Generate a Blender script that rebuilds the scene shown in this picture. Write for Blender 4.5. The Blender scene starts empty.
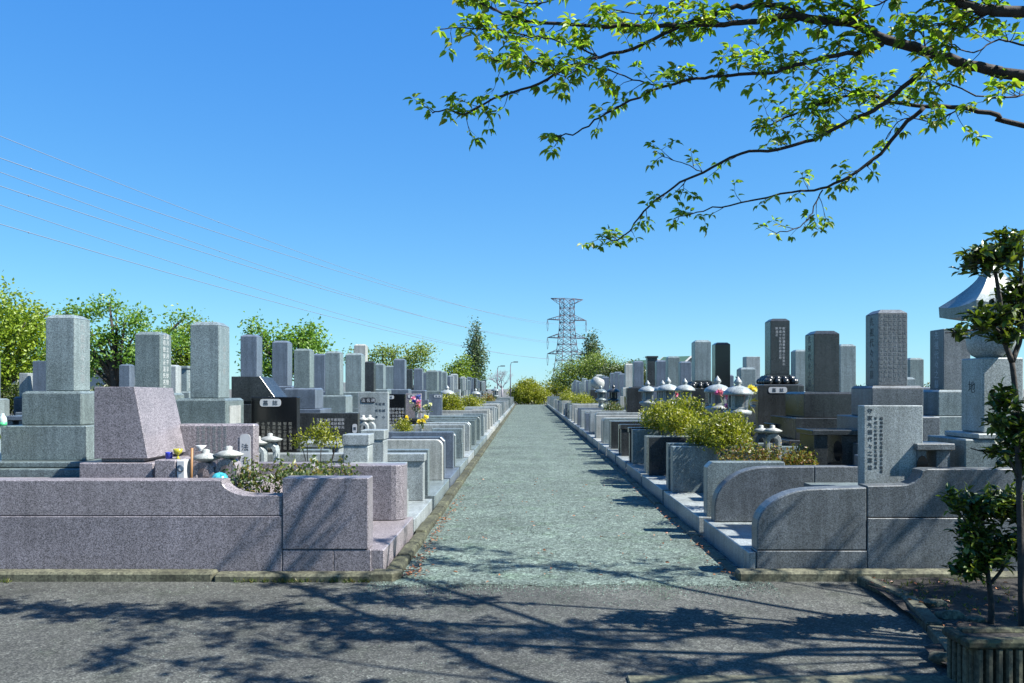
import bpy, bmesh, math, random
from mathutils import Vector, Matrix
R = math.radians
SC = bpy.context.scene
COL = SC.collection
F, CX, CY, H = 800.0, 527.0, 389.0, 1.6          # lens in pixels, vanishing point, eye height

def PX(px, Y): return (px - CX) * Y / F           # photo column at distance Y -> metres to the right
def PZ(py, Y): return H - (py - CY) * Y / F       # photo row at distance Y -> height

# ------------------------------------------------------------------ camera
cam = bpy.data.cameras.new('camera'); co = bpy.data.objects.new('camera', cam); COL.objects.link(co)
co.location = (0, 0, H); co.rotation_euler = (R(90), 0, 0)
cam.sensor_fit = 'HORIZONTAL'; cam.sensor_width = 36; cam.lens = F / 1024 * 36
cam.shift_x = -(CX - 512) / 1024; cam.shift_y = (CY - 341.5) / 1024
cam.clip_start = 0.05; cam.clip_end = 6000
SC.camera = co

# ------------------------------------------------------------------ light
SUN = Vector((0.66, -0.18, 0.735)).normalized()
w = bpy.data.worlds.new('World'); SC.world = w; w.use_nodes = True
nt = w.node_tree
sky = nt.nodes.new('ShaderNodeTexSky'); sky.sky_type = 'NISHITA'; sky.sun_disc = False
sky.sun_elevation = math.asin(SUN.z); sky.sun_rotation = math.atan2(SUN.x, SUN.y)
sky.altitude = 0; sky.air_density = 1.0; sky.dust_density = 0.0; sky.ozone_density = 5.0
hs = nt.nodes.new('ShaderNodeHueSaturation'); hs.inputs['Saturation'].default_value = 1.3
hs.inputs['Value'].default_value = 1.0
bg = nt.nodes['Background']; bg.inputs['Strength'].default_value = 0.0805
# clear-day sky graded per channel: deep blue overhead, pale cyan at the horizon
sp = nt.nodes.new('ShaderNodeSeparateColor'); cb = nt.nodes.new('ShaderNodeCombineColor')
nt.links.new(sky.outputs[0], hs.inputs['Color']); nt.links.new(hs.outputs[0], sp.inputs[0])
for ch, (g_, k_) in enumerate(((.56, .84), (.61, 1.28), (.32, 2.70))):
    pw = nt.nodes.new('ShaderNodeMath'); pw.operation = 'POWER'; pw.inputs[1].default_value = g_
    ml = nt.nodes.new('ShaderNodeMath'); ml.operation = 'MULTIPLY'; ml.inputs[1].default_value = k_
    nt.links.new(sp.outputs[ch], pw.inputs[0]); nt.links.new(pw.outputs[0], ml.inputs[0]); nt.links.new(ml.outputs[0], cb.inputs[ch])
nt.links.new(cb.outputs[0], bg.inputs['Color'])
sl = bpy.data.lights.new('sun', 'SUN'); so = bpy.data.objects.new('sun', sl); COL.objects.link(so)
sl.energy = 5.0; sl.angle = R(0.5); sl.color = (1.0, 0.97, 0.92)
so.rotation_euler = SUN.to_track_quat('Z', 'Y').to_euler()
SC.view_settings.view_transform = 'Standard'; SC.view_settings.look = 'None'
SC.view_settings.exposure = 1.4; SC.view_settings.gamma = 1

# ------------------------------------------------------------------ materials
def new_mat(name):
    m = bpy.data.materials.new(name); m.use_nodes = True
    t = m.node_tree; b = t.nodes['Principled BSDF']
    return m, t, b
def N(t, typ, **kw):
    n = t.nodes.new(typ)
    for k, v in kw.items(): setattr(n, k, v)
    return n
def ramp(t, src, stops, interp='LINEAR'):
    r = N(t, 'ShaderNodeValToRGB'); r.color_ramp.interpolation = interp
    e = r.color_ramp.elements
    while len(e) < len(stops): e.new(0.5)
    for i, (p, c) in enumerate(stops):
        e[i].position = p; e[i].color = (*c, 1) if len(c) == 3 else c
    t.links.new(src, r.inputs[0]); return r
def noise(t, vec, scale, detail=2, rough=0.5):
    n = N(t, 'ShaderNodeTexNoise'); n.inputs['Scale'].default_value = scale
    n.inputs['Detail'].default_value = detail; n.inputs['Roughness'].default_value = rough
    if vec is not None: t.links.new(vec, n.inputs['Vector'])
    return n
def mixc(t, fac, a, b, mode='MIX'):
    m = N(t, 'ShaderNodeMix', data_type='RGBA', blend_type=mode)
    for sock, v in ((m.inputs[0], fac), (m.inputs[6], a), (m.inputs[7], b)):
        if hasattr(v, 'default_value') or hasattr(v, 'is_linked'): t.links.new(v, sock)
        elif isinstance(v, (int, float)): sock.default_value = v
        else: sock.default_value = (*v, 1)
    return m.outputs[2]
def sc(c, k): return tuple(min(1, x * k) for x in c)

def granite(name, c, contrast=0.5, rough=0.32, grain=165, stain=0.34):
    m, t, b = new_mat(name)
    tc = N(t, 'ShaderNodeTexCoord'); v = tc.outputs['Object']
    vo = N(t, 'ShaderNodeTexVoronoi'); vo.inputs['Scale'].default_value = grain; t.links.new(v, vo.inputs['Vector'])
    bw = N(t, 'ShaderNodeSeparateColor'); t.links.new(vo.outputs['Color'], bw.inputs[0])
    r1 = ramp(t, bw.outputs[0], [(0.0, sc(c, 1 - contrast * 1.0)), (0.25, sc(c, 1 - contrast * .7)), (0.5, c), (0.8, sc(c, 1 + contrast * .45)), (1.0, sc(c, 1 + contrast * .9))])
    n2 = noise(t, v, 85, 3, .75)
    r2 = ramp(t, n2.outputs[0], [(0.36, (.78, .78, .80)), (.64, (1.18, 1.18, 1.16))])
    c1 = mixc(t, 0.75, r1.outputs[0], r2.outputs[0], 'MULTIPLY')
    n3 = noise(t, v, 1.6, 5, .65)
    r3 = ramp(t, n3.outputs[0], [(0.3, (1 - stain, 1 - stain, 1 - stain * 1.1)), (.7, (1.06, 1.06, 1.05))])
    c2 = mixc(t, 1.0, c1, r3.outputs[0], 'MULTIPLY')
    # vertical rain streaks, fixed to the stone
    mp = N(t, 'ShaderNodeMapping'); mp.inputs['Scale'].default_value = (9, 9, .5); t.links.new(v, mp.inputs['Vector'])
    n4 = noise(t, mp.outputs[0], 1.5, 4, .6)
    r4 = ramp(t, n4.outputs[0], [(0.42, (1 - stain * .6,) * 3), (.56, (1, 1, 1))])
    c3 = mixc(t, 1.0, c2, r4.outputs[0], 'MULTIPLY')
    oi = N(t, 'ShaderNodeObjectInfo')
    r5 = ramp(t, oi.outputs['Random'], [(0, (.9, .91, .93)), (1, (1.08, 1.07, 1.05))])
    c4 = mixc(t, 1.0, c3, r5.outputs[0], 'MULTIPLY')
    t.links.new(c4, b.inputs['Base Color'])
    rr = N(t, 'ShaderNodeMapRange'); rr.inputs[3].default_value = rough - .1; rr.inputs[4].default_value = rough + .18
    t.links.new(n3.outputs[0], rr.inputs[0]); t.links.new(rr.outputs[0], b.inputs['Roughness'])
    bp = N(t, 'ShaderNodeBump'); bp.inputs['Strength'].default_value = .08; bp.inputs['Distance'].default_value = .004
    t.links.new(n2.outputs[0], bp.inputs['Height']); t.links.new(bp.outputs[0], b.inputs['Normal'])
    return m
def plain(name, c, rough=.5, metal=0.0, var=0.15, scale=14):
    m, t, b = new_mat(name)
    tc = N(t, 'ShaderNodeTexCoord'); n = noise(t, tc.outputs['Object'], scale, 4, .6)
    r = ramp(t, n.outputs[0], [(.3, sc(c, 1 - var)), (.7, sc(c, 1 + var))])
    t.links.new(r.outputs[0], b.inputs['Base Color']); b.inputs['Roughness'].default_value = rough; b.inputs['Metallic'].default_value = metal
    return m
def leafmat(name, cs, trans=.35, rough=.45):
    m, t, b = new_mat(name)
    g = N(t, 'ShaderNodeNewGeometry')
    n = len(cs)
    r = ramp(t, g.outputs['Random Per Island'], [(i / max(1, n - 1), c) for i, c in enumerate(cs)])
    tc = N(t, 'ShaderNodeTexCoord'); nn = noise(t, tc.outputs['Object'], 2.2, 2)
    r2 = ramp(t, nn.outputs[0], [(.35, (.75, .78, .7)), (.65, (1.15, 1.12, 1.05))])
    c = mixc(t, 1.0, r.outputs[0], r2.outputs[0], 'MULTIPLY')
    t.links.new(c, b.inputs['Base Color']); b.inputs['Roughness'].default_value = rough
    tr = N(t, 'ShaderNodeBsdfTranslucent')
    c2 = mixc(t, 1.0, c, (1.5, 1.6, .7), 'MULTIPLY'); t.links.new(c2, tr.inputs['Color'])
    mx = N(t, 'ShaderNodeMixShader'); mx.inputs[0].default_value = trans
    t.links.new(b.outputs[0], mx.inputs[1]); t.links.new(tr.outputs[0], mx.inputs[2])
    t.links.new(mx.outputs[0], t.nodes['Material Output'].inputs['Surface'])
    return m
def barkmat(name, c):
    m, t, b = new_mat(name)
    tc = N(t, 'ShaderNodeTexCoord'); n = noise(t, tc.outputs['Object'], 25, 5, .7)
    r = ramp(t, n.outputs[0], [(.35, sc(c, .5)), (.65, sc(c, 1.6))])
    t.links.new(r.outputs[0], b.inputs['Base Color']); b.inputs['Roughness'].default_value = .85
    bp = N(t, 'ShaderNodeBump'); bp.inputs['Strength'].default_value = .6; bp.inputs['Distance'].default_value = .01
    t.links.new(n.outputs[0], bp.inputs['Height']); t.links.new(bp.outputs[0], b.inputs['Normal'])
    return m
def aggregate(name, dark, mid, light, scale, bump, rough=.9, patch=.25, tint=None):
    m, t, b = new_mat(name)
    tc = N(t, 'ShaderNodeTexCoord'); v = tc.outputs['Object']
    vo = N(t, 'ShaderNodeTexVoronoi'); vo.inputs['Scale'].default_value = scale; t.links.new(v, vo.inputs['Vector'])
    s = N(t, 'ShaderNodeSeparateColor'); t.links.new(vo.outputs['Color'], s.inputs[0])
    r = ramp(t, s.outputs[0], [(0, dark), (.5, mid), (.9, light), (1, sc(light, 1.25))])
    ed = ramp(t, vo.outputs['Distance'], [(.35, (1, 1, 1)), (.75, (.45, .45, .45))])
    c = mixc(t, .8, r.outputs[0], ed.outputs[0], 'MULTIPLY')
    vo2 = N(t, 'ShaderNodeTexVoronoi'); vo2.inputs['Scale'].default_value = scale * .33; t.links.new(v, vo2.inputs['Vector'])
    s2 = N(t, 'ShaderNodeSeparateColor'); t.links.new(vo2.outputs['Color'], s2.inputs[0])
    rb = ramp(t, s2.outputs[1], [(0, (.6, .6, .62)), (.3, (1, 1, 1)), (.85, (1, 1, 1)), (1, (1.5, 1.5, 1.48))])
    c = mixc(t, .8, c, rb.outputs[0], 'MULTIPLY')
    n = noise(t, v, .9, 6, .65)
    r3 = ramp(t, n.outputs[0], [(.3, (1 - patch,) * 3), (.7, (1 + patch * .5,) * 3)])
    c = mixc(t, 1.0, c, r3.outputs[0], 'MULTIPLY')
    if tint:
        n5 = noise(t, v, 2.3, 5, .7)
        f = ramp(t, n5.outputs[0], [(.52, (0, 0, 0)), (.72, (1, 1, 1))])
        c = mixc(t, f.outputs[0], c, mixc(t, 1.0, c, tint, 'MULTIPLY'))
    t.links.new(c, b.inputs['Base Color']); b.inputs['Roughness'].default_value = rough
    bp = N(t, 'ShaderNodeBump'); bp.inputs['Strength'].default_value = bump; bp.inputs['Distance'].default_value = .02
    t.links.new(s.outputs[1], bp.inputs['Height']); t.links.new(bp.outputs[0], b.inputs['Normal'])
    return m

G = {
 'light': granite('light_granite', (0.3171, 0.3524, 0.3548), .42, .34),
 'mid':   granite('grey_granite', (0.1872, 0.233, 0.2422), .5, .30),
 'green': granite('green_grey_granite', (0.1566, 0.1971, 0.1964), .55, .32),
 'dark':  granite('dark_granite', (0.0375, 0.0426, 0.0448), .55, .22),
 'black': granite('black_granite', (0.0064, 0.007, 0.0075), .3, .12, stain=.1),
 'blue':  granite('blue_grey_granite', (0.1182, 0.1478, 0.1883), .4, .28),
 'pale':  granite('pale_granite', (0.3641, 0.3784, 0.3569), .3, .42),
 'pink':  granite('pink_granite', (0.2165, 0.1966, 0.2109), .65, .36, stain=.2),
 'speck': granite('speckled_granite', (0.1339, 0.1506, 0.1625), .5, .36, grain=150),
}
M_path = aggregate('path_gravel', (0.0486, 0.0689, 0.0551), (0.1094, 0.1499, 0.1231), (0.1741, 0.2268, 0.1903), 52, 1.0, patch=.32, tint=(.80, .92, .74))
M_road = aggregate('road_aggregate', (0.034, 0.0365, 0.0308), (0.0697, 0.0729, 0.0616), (0.1215, 0.1255, 0.1102), 95, .6, patch=.5, tint=(.62, .68, .58))
M_ground = aggregate('pebble_ground', (0.0729, 0.0745, 0.0672), (0.1215, 0.1255, 0.1134), (0.1944, 0.1944, 0.1782), 40, .6, patch=.3)
M_soil = aggregate('bed_soil', (0.0081, 0.0073, 0.0057), (0.0203, 0.017, 0.013), (0.0446, 0.0389, 0.0292), 55, .9, patch=.4)
M_kerb = granite('mossy_kerb_concrete', (0.1337, 0.1337, 0.0891), .4, .8, grain=60, stain=.6)
M_moss = granite('moss_stained_concrete', (0.0972, 0.1013, 0.0583), .5, .9, grain=50, stain=.7)
M_white = plain('white_plate', (0.4199, 0.4316, 0.4316), .4, 0, .06)
M_letter = plain('white_lettering', (0.3767, 0.401, 0.3888), .6, 0, .1)
M_dim = plain('dim_lettering', (0.1871, 0.2098, 0.2098), .6, 0, .1)
M_ink = plain('black_lettering', (.02, .022, .025), .5)
M_gold = plain('dull_lettering', (0.176, 0.176, 0.152), .5)
M_cherry = leafmat('cherry_leaf', [(0.0984, 0.1724, 0.0157), (0.1313, 0.2298, 0.0218), (0.1839, 0.2988, 0.0263), (0.2364, 0.3448, 0.0394), (0.2101, 0.1953, 0.035)], .5)
M_camel = leafmat('camellia_leaf', [(0.0177, 0.0343, 0.0082), (0.0294, 0.054, 0.0115), (0.049, 0.0883, 0.0147), (0.108, 0.157, 0.0163), (0.157, 0.1864, 0.0246)], .2, .4)
M_shrub = leafmat('shrub_leaf', [(0.1019, 0.1245, 0.0082), (0.1629, 0.183, 0.01), (0.2239, 0.2327, 0.0139), (0.2856, 0.2749, 0.0201)], .35)
M_red = leafmat('reddish_leaf', [(0.1635, 0.0736, 0.0246), (0.1963, 0.1227, 0.0246), (0.0981, 0.1227, 0.0163), (0.1635, 0.1799, 0.0327)], .3)
M_low = leafmat('low_plant_leaf', [(0.0327, 0.0614, 0.0163), (0.0654, 0.1063, 0.0246), (0.1063, 0.139, 0.0327), (0.1799, 0.1227, 0.0327)], .3)
M_camphor = leafmat('camphor_leaf', [(0.1155, 0.1861, 0.0119), (0.1733, 0.2433, 0.0149), (0.2196, 0.2862, 0.0179), (0.0925, 0.1717, 0.0149)], .3)
M_tree = leafmat('fresh_leaf', [(0.0826, 0.1769, 0.0226), (0.1298, 0.2359, 0.034), (0.1769, 0.2831, 0.0453)], .4)
M_spring = leafmat('spring_leaf', [(0.1258, 0.1761, 0.0377), (0.1761, 0.2327, 0.0503), (0.2139, 0.2642, 0.0755)], .45)
M_pine = leafmat('conifer_needle', [(0.049, 0.0899, 0.0409), (0.0736, 0.1145, 0.049), (0.0981, 0.139, 0.0572)], .2)
M_hedge = leafmat('dark_hedge_leaf', [(0.0302, 0.0529, 0.0113), (0.0603, 0.083, 0.0151), (0.083, 0.1057, 0.0226)], .2)
M_fgold = leafmat('golden_leaf', [(0.1358, 0.1652, 0.0113), (0.2038, 0.2241, 0.0141), (0.2717, 0.2712, 0.0189)], .3)
M_bark = barkmat('cherry_bark', (.022, .018, .017)); M_barkp = barkmat('pale_bark', (.22, .21, .23)); M_barkm = barkmat('brown_bark', (.03, .025, .02))
M_steel = plain('pylon_steel', (.075, .068, .09), .6, .2); M_wire = plain('wire', (0.15, 0.1875, 0.2475), .6)
M_roof = plain('green_metal_roof', (0.0648, 0.1231, 0.0713), .5, 0, .1); M_wallw = plain('white_house_wall', (0.3114, 0.3164, 0.3114), .8); M_dk = plain('dark_gable', (.04, .042, .045), .7)
M_pinkf = leafmat('pink_petals', [(.75, .12, .40), (.65, .2, .5), (.8, .5, .6)], .3); M_bluef = leafmat('blue_petals', [(.10, .12, .65), (.2, .25, .75)], .3)
M_whitef = leafmat('white_petals', [(.75, .75, .72), (.8, .75, .4)], .3); M_yelf = leafmat('yellow_petals', [(.8, .6, .05), (.85, .7, .1)], .3)
M_purpf = leafmat('purple_petals', [(.35, .10, .55), (.5, .2, .65), (.7, .15, .2)], .3)
M_stem = plain('flower_stem', (.07, .13, .03), .6)
M_bluecup = plain('blue_glaze', (0.021, 0.035, 0.315), .2); M_greenball = plain('green_blue_glass', (.04, .25, .30), .2, 0, .8, 30)
M_bottle = plain('bottle_plastic', (0.385, 0.49, 0.462), .2); M_cap = plain('green_label', (.05, .35, .15), .4)
M_amber = plain('yellow_glass', (0.33, 0.3, 0.03), .15); M_wood = plain('bamboo_stick', (.25, .13, .05), .6)
M_deadleaf = leafmat('dead_leaf', [(.20, .07, .03), (.28, .12, .05), (.14, .06, .03)], .1)

# ------------------------------------------------------------------ mesh helpers
class MB:
    def __init__(s): s.bm = bmesh.new()
    def _bevel(s, geom_edges, w, seg=1):
        if w > 0: bmesh.ops.bevel(s.bm, geom=geom_edges, offset=w, segments=seg, affect='EDGES', profile=.5, clamp_overlap=True)
    def box(s, x0, x1, y0, y1, z0, z1, bev=.006):
        x0, x1 = min(x0, x1), max(x0, x1)
        vs = [s.bm.verts.new(p) for p in ((x0,y0,z0),(x1,y0,z0),(x1,y1,z0),(x0,y1,z0),(x0,y0,z1),(x1,y0,z1),(x1,y1,z1),(x0,y1,z1))]
        fs = [s.bm.faces.new([vs[i] for i in f]) for f in ((3,2,1,0),(4,5,6,7),(0,1,5,4),(1,2,6,5),(2,3,7,6),(3,0,4,7))]
        s._bevel(list({e for f in fs for e in f.edges}), bev); return s
    def frustum(s, x0, x1, y0, y1, z0, z1, inset, bev=0):
        vs = [s.bm.verts.new(p) for p in ((x0,y0,z0),(x1,y0,z0),(x1,y1,z0),(x0,y1,z0),(x0+inset,y0+inset,z1),(x1-inset,y0+inset,z1),(x1-inset,y1-inset,z1),(x0+inset,y1-inset,z1))]
        fs = [s.bm.faces.new([vs[i] for i in f]) for f in ((3,2,1,0),(4,5,6,7),(0,1,5,4),(1,2,6,5),(2,3,7,6),(3,0,4,7))]
        s._bevel(list({e for f in fs for e in f.edges}), bev); return s
    def prism(s, pts, axis, a, b, bev=.006):
        """pts = outline; axis 'y': (x,z) pushed along y; 'x': (y,z) along x; 'z': (x,y) along z"""
        def P(u, v, k): return {'y': (u, k, v), 'x': (k, u, v), 'z': (u, v, k)}[axis]
        A = [s.bm.verts.new(P(u, v, a)) for u, v in pts]; B = [s.bm.verts.new(P(u, v, b)) for u, v in pts]
        n = len(pts)
        fs = [s.bm.faces.new(A), s.bm.faces.new(B[::-1])] + [s.bm.faces.new([A[i], B[i], B[(i+1) % n], A[(i+1) % n]]) for i in range(n)]
        bmesh.ops.recalc_face_normals(s.bm, faces=fs)
        caps = list({e for f in fs[:2] for e in f.edges})
        s._bevel(caps, bev); return s
    def lathe(s, prof, c=(0, 0, 0), seg=20, smooth=True):
        rings = []
        for r, z in prof:
            if r < 1e-5: rings.append([s.bm.verts.new((c[0], c[1], c[2] + z))])
            else: rings.append([s.bm.verts.new((c[0] + r*math.cos(2*math.pi*i/seg), c[1] + r*math.sin(2*math.pi*i/seg), c[2] + z)) for i in range(seg)])
        for a, b in zip(rings, rings[1:]):
            for i in range(seg):
                j = (i + 1) % seg
                q = [a[i % len(a)], a[j % len(a)], b[j % len(b)], b[i % len(b)]]
                q2 = []
                for v in q:
                    if v not in q2: q2.append(v)
                if len(q2) > 2:
                    f = s.bm.faces.new(q2); f.smooth = smooth
        return s
    def tube(s, pts, rads, seg=8):
        pts = [Vector(p) for p in pts]; rings = []
        up = Vector((0, 0, 1))
        for i, p in enumerate(pts):
            d = (pts[min(i+1, len(pts)-1)] - pts[max(i-1, 0)]).normalized()
            a = d.cross(up)
            if a.length < .05: a = d.cross(Vector((1, 0, 0)))
            a.normalize(); b = d.cross(a)
            r = rads[i] if hasattr(rads, '__len__') else rads
            rings.append([s.bm.verts.new(p + (a*math.cos(2*math.pi*k/seg) + b*math.sin(2*math.pi*k/seg))*r) for k in range(seg)])
        for A, B in zip(rings, rings[1:]):
            for k in range(seg):
                f = s.bm.faces.new((A[k], A[(k+1) % seg], B[(k+1) % seg], B[k])); f.smooth = True
        if seg > 3:
            s.bm.faces.new(rings[0][::-1]); s.bm.faces.new(rings[-1])
        return s
    def build(s, name, mat, parent=None, base=None):
        me = bpy.data.meshes.new(name)
        off = root_of(parent).location.copy() if parent else Vector(base or (0, 0, 0))
        bmesh.ops.translate(s.bm, verts=s.bm.verts, vec=-off)
        bmesh.ops.recalc_face_normals(s.bm, faces=s.bm.faces)
        s.bm.to_mesh(me); s.bm.free()
        o = bpy.data.objects.new(name, me); COL.objects.link(o); me.materials.append(mat)
        if parent: o.parent = parent
        else: o.location = off
        return o
def root_of(o):
    while o.parent: o = o.parent
    return o
def pyd(name, verts, faces, mat, parent=None, base=None, smooth=False):
    off = root_of(parent).location.copy() if parent else Vector(base or (0, 0, 0))
    me = bpy.data.meshes.new(name); me.from_pydata([(v[0]-off.x, v[1]-off.y, v[2]-off.z) for v in verts], [], faces)
    if smooth: me.shade_smooth()
    me.materials.append(mat); o = bpy.data.objects.new(name, me); COL.objects.link(o)
    if parent: o.parent = parent
    else: o.location = off
    return o
def tag(o, label=None, cat=None, group=None, kind=None):
    for k, v in (('label', label), ('category', cat), ('group', group), ('kind', kind)):
        if v: o[k] = v
    return o
def thing(name, loc, label, cat, group=None):
    o = bpy.data.objects.new(name, None); COL.objects.link(o); o.location = loc; o.empty_display_size = .1
    return tag(o, label, cat, group)
def copy_tree(o, parent=None):
    c = o.copy(); COL.objects.link(c); c.parent = parent
    for ch in list(o.children): copy_tree(ch, c)
    return c

KAN = '先祖代々之霊位平成昭和年月日建立俗名享寿歳釈信士女居士院浄光妙法蓮華智徳清正誠心安楽永'
FACE = {'y-': (R(90), 0, 0), 'x+': (R(90), 0, R(90)), 'x-': (R(90), 0, R(-90))}
def letters(name, columns, size, mat, parent, at, face, pitch=1.15, lead=1.25, extr=.0015, horizontal=False):
    """columns of characters, first column rightmost, centred on `at` on a face looking to `face`"""
    vs, fs = [], []
    nc = len(columns)
    for ci, colm in enumerate(columns):
        for ri, ch in enumerate(colm):
            if ch in ' 　': continue
            me = glyph(ch)
            if horizontal:
                ox = (ri - (len(colm) - 1) / 2) * pitch; oy = -(ci - (nc - 1) / 2) * lead
            else:
                ox = ((nc - 1) / 2 - ci) * lead; oy = ((max(map(len, columns)) - 1) / 2 - ri) * pitch
            b = len(vs)
            vs += [((x + ox) * size, (y + oy) * size, z * extr * 100) for x, y, z in me[0]]
            fs += [tuple(i + b for i in f) for f in me[1]]
    rot = Matrix.Rotation(FACE[face][2], 4, 'Z') @ Matrix.Rotation(R(90), 4, 'X')
    out = [rot @ Vector(v) + Vector(at) for v in vs]
    return pyd(name, out, fs, mat, parent)
_G = {}
def glyph(ch):
    if ch not in _G:
        cu = bpy.data.curves.new('glyph', 'FONT'); cu.body = ch; cu.extrude = .01; cu.resolution_u = 2; cu.size = 1
        cu.align_x = 'CENTER'; cu.align_y = 'CENTER'
        o = bpy.data.objects.new('glyph', cu); COL.objects.link(o)
        dg = bpy.context.evaluated_depsgraph_get(); dg.update()
        me = bpy.data.meshes.new_from_object(o.evaluated_get(dg))
        V = [tuple(v.co) for v in me.vertices]; P = [tuple(p.vertices) for p in me.polygons]
        if V:
            cx = (min(v[0] for v in V) + max(v[0] for v in V)) / 2; cy = (min(v[1] for v in V) + max(v[1] for v in V)) / 2
            V = [(x - cx, y - cy, z) for x, y, z in V]
        bpy.data.objects.remove(o); bpy.data.meshes.remove(me); bpy.data.curves.remove(cu)
        _G[ch] = (V, P)
    return _G[ch]
def kcols(rng, n, lo, hi): return [''.join(rng.choice(KAN) for _ in range(rng.randint(lo, hi))) for _ in range(n)]

# ------------------------------------------------------------------ foliage helpers
def leaf_geo(V, Fc, p, d, n, L, W, fold=.25):
    d = d.normalized(); s = d.cross(n)
    if s.length < 1e-3: s = d.orthogonal()
    s.normalize(); n = s.cross(d)
    b = len(V)
    V += [p, p + d*L*.35 + n*0, p + d*L*.7 - n*L*.05, p + d*L - n*L*.16,
          p + d*L*.32 + s*W*.5 + n*W*fold, p + d*L*.68 + s*W*.36 + n*W*fold*.5, p + d*L*.32 - s*W*.5 + n*W*fold, p + d*L*.68 - s*W*.36 + n*W*fold*.5]
    Fc += [(b, b+1, b+4), (b+1, b+2, b+5, b+4), (b+2, b+3, b+5), (b, b+6, b+1), (b+1, b+6, b+7, b+2), (b+2, b+7, b+3)]
def quad_leaf(V, Fc, p, L, W, rng, updir=None):
    d = Vector((rng.gauss(0, 1), rng.gauss(0, 1), rng.gauss(0, .8))).normalized()
    if updir is not None: d = (d + updir).normalized()
    s = d.cross(Vector((rng.gauss(0, 1), rng.gauss(0, 1), rng.gauss(0, 1)))).normalized()
    n = d.cross(s); b = len(V)
    V += [p, p + d*L*.5 + s*W*.5 + n*W*.2, p + d*L, p + d*L*.5 - s*W*.5 + n*W*.2]
    Fc += [(b, b+1, b+2, b+3)] if False else [(b, b+1, b+2), (b, b+2, b+3)]
def cloud(lobes, n, L, W, rng, shell=.45, updir=None, clump=1, spread=.0):
    V, Fc = [], []
    tot = sum(l[3]*l[4]*l[5] for l in lobes) ** 1
    ws = [(l[3]*l[4]*l[5]) ** .67 for l in lobes]
    for _ in range(n // clump):
        x, y, z, a, b_, c = rng.choices(lobes, ws)[0]
        u = Vector((rng.gauss(0, 1), rng.gauss(0, 1), rng.gauss(0, 1))).normalized()
        r = shell + (1.05 - shell) * rng.random() ** .6
        bump = 1 + .14 * math.sin(u.x * 7 + x * 3) * math.cos(u.z * 6 + y) + .1 * math.sin(u.y * 11 + z * 5)
        p = Vector((x + u.x*a*r*bump, y + u.y*b_*r*bump, z + u.z*c*r*bump))
        for _k in range(clump):
            q = p + Vector((rng.gauss(0, spread), rng.gauss(0, spread), rng.gauss(0, spread))) if spread else p
            quad_leaf(V, Fc, q, L * rng.uniform(.7, 1.3), W * rng.uniform(.7, 1.3), rng, updir)
    return V, Fc
def shrub(name, lobes, n, L, mat, label, cat='shrub', group=None, seed=1, stems=5, zb=None):
    rng = random.Random(seed)
    x0 = sum(l[0] for l in lobes)/len(lobes); y0 = sum(l[1] for l in lobes)/len(lobes); z0 = zb if zb is not None else min(l[2]-l[5] for l in lobes)
    t = thing(name, (x0, y0, z0), label, cat, group)
    m = MB()
    for i in range(stems):
        l = rng.choice(lobes)
        e = (l[0] + rng.uniform(-.6, .6)*l[3], l[1] + rng.uniform(-.6, .6)*l[4], l[2] + rng.uniform(0, .6)*l[5])
        b = (l[0]*.6 + x0*.4 + rng.uniform(-.1, .1)*l[3], l[1]*.6 + y0*.4, z0)
        mid = ((e[0]+b[0])/2 + rng.uniform(-.1, .1)*l[3], (e[1]+b[1])/2, (e[2]*.55+b[2]*.45))
        m.tube([b, mid, e], [max(.006, l[3]*.03), max(.005, l[3]*.022), .003], 5)
    m.build('stem', M_barkm, t)
    V, Fc = cloud(lobes, int(n*1.35), L, L*.5, rng, .3, Vector((0, 0, .6)), 7, L*.75)
    pyd('foliage', V, Fc, mat, t)
    return t
def tree(name, x, y, h, lobes, n, L, mat, label, seed, bark=M_barkm, tr=.16, shell=.3, clump=6, spread=None, cat='tree', group=None):
    """lobes in units relative to (x, y), metres"""
    rng = random.Random(seed)
    t = thing(name, (x, y, 0), label, cat, group)
    m = MB(); top = max(l[2] for l in lobes)
    hb = min(l[2]-l[5]*.4 for l in lobes)
    m.tube([(x, y, 0), (x+rng.uniform(-.1,.1), y, hb*.5), (x+rng.uniform(-.2,.2), y, hb), (x, y, top*.8)], [tr*1.25, tr, tr*.8, tr*.25], 8)
    for l in lobes:
        for k in range(3):
            e = Vector((x+l[0]+rng.uniform(-.6,.6)*l[3], y+l[1]+rng.uniform(-.6,.6)*l[4], l[2]+rng.uniform(-.2,.75)*l[5]))
            b = Vector((x, y, rng.uniform(hb*.55, hb)))
            mid = b.lerp(e, .5) + Vector((0, 0, .12*(e-b).length*rng.uniform(-.5, .8)))
            m.tube([b, mid, e], [tr*.55, tr*.3, tr*.07], 6)
    m.build('trunk', bark, t)
    V, Fc = cloud([(x+l[0], y+l[1], *l[2:]) for l in lobes], n, L, L*.6, rng, shell, None, clump, spread if spread else L*1.3)
    pyd('crown', V, Fc, mat, t)
    return t

# ------------------------------------------------------------------ setting
def sheet(name, x0, x1, y0, y1, z, mat, kind='structure'):
    o = pyd(name, [(x0,y0,z),(x1,y0,z),(x1,y1,z),(x0,y1,z)], [(0,1,2,3)], mat); return tag(o, kind=kind)
sheet('ground', -2500, 2500, -300, 5000, 0, M_ground)
sheet('road', -40, 40, -8, 6.66, .004, M_road)
rng = random.Random(5)
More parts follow.
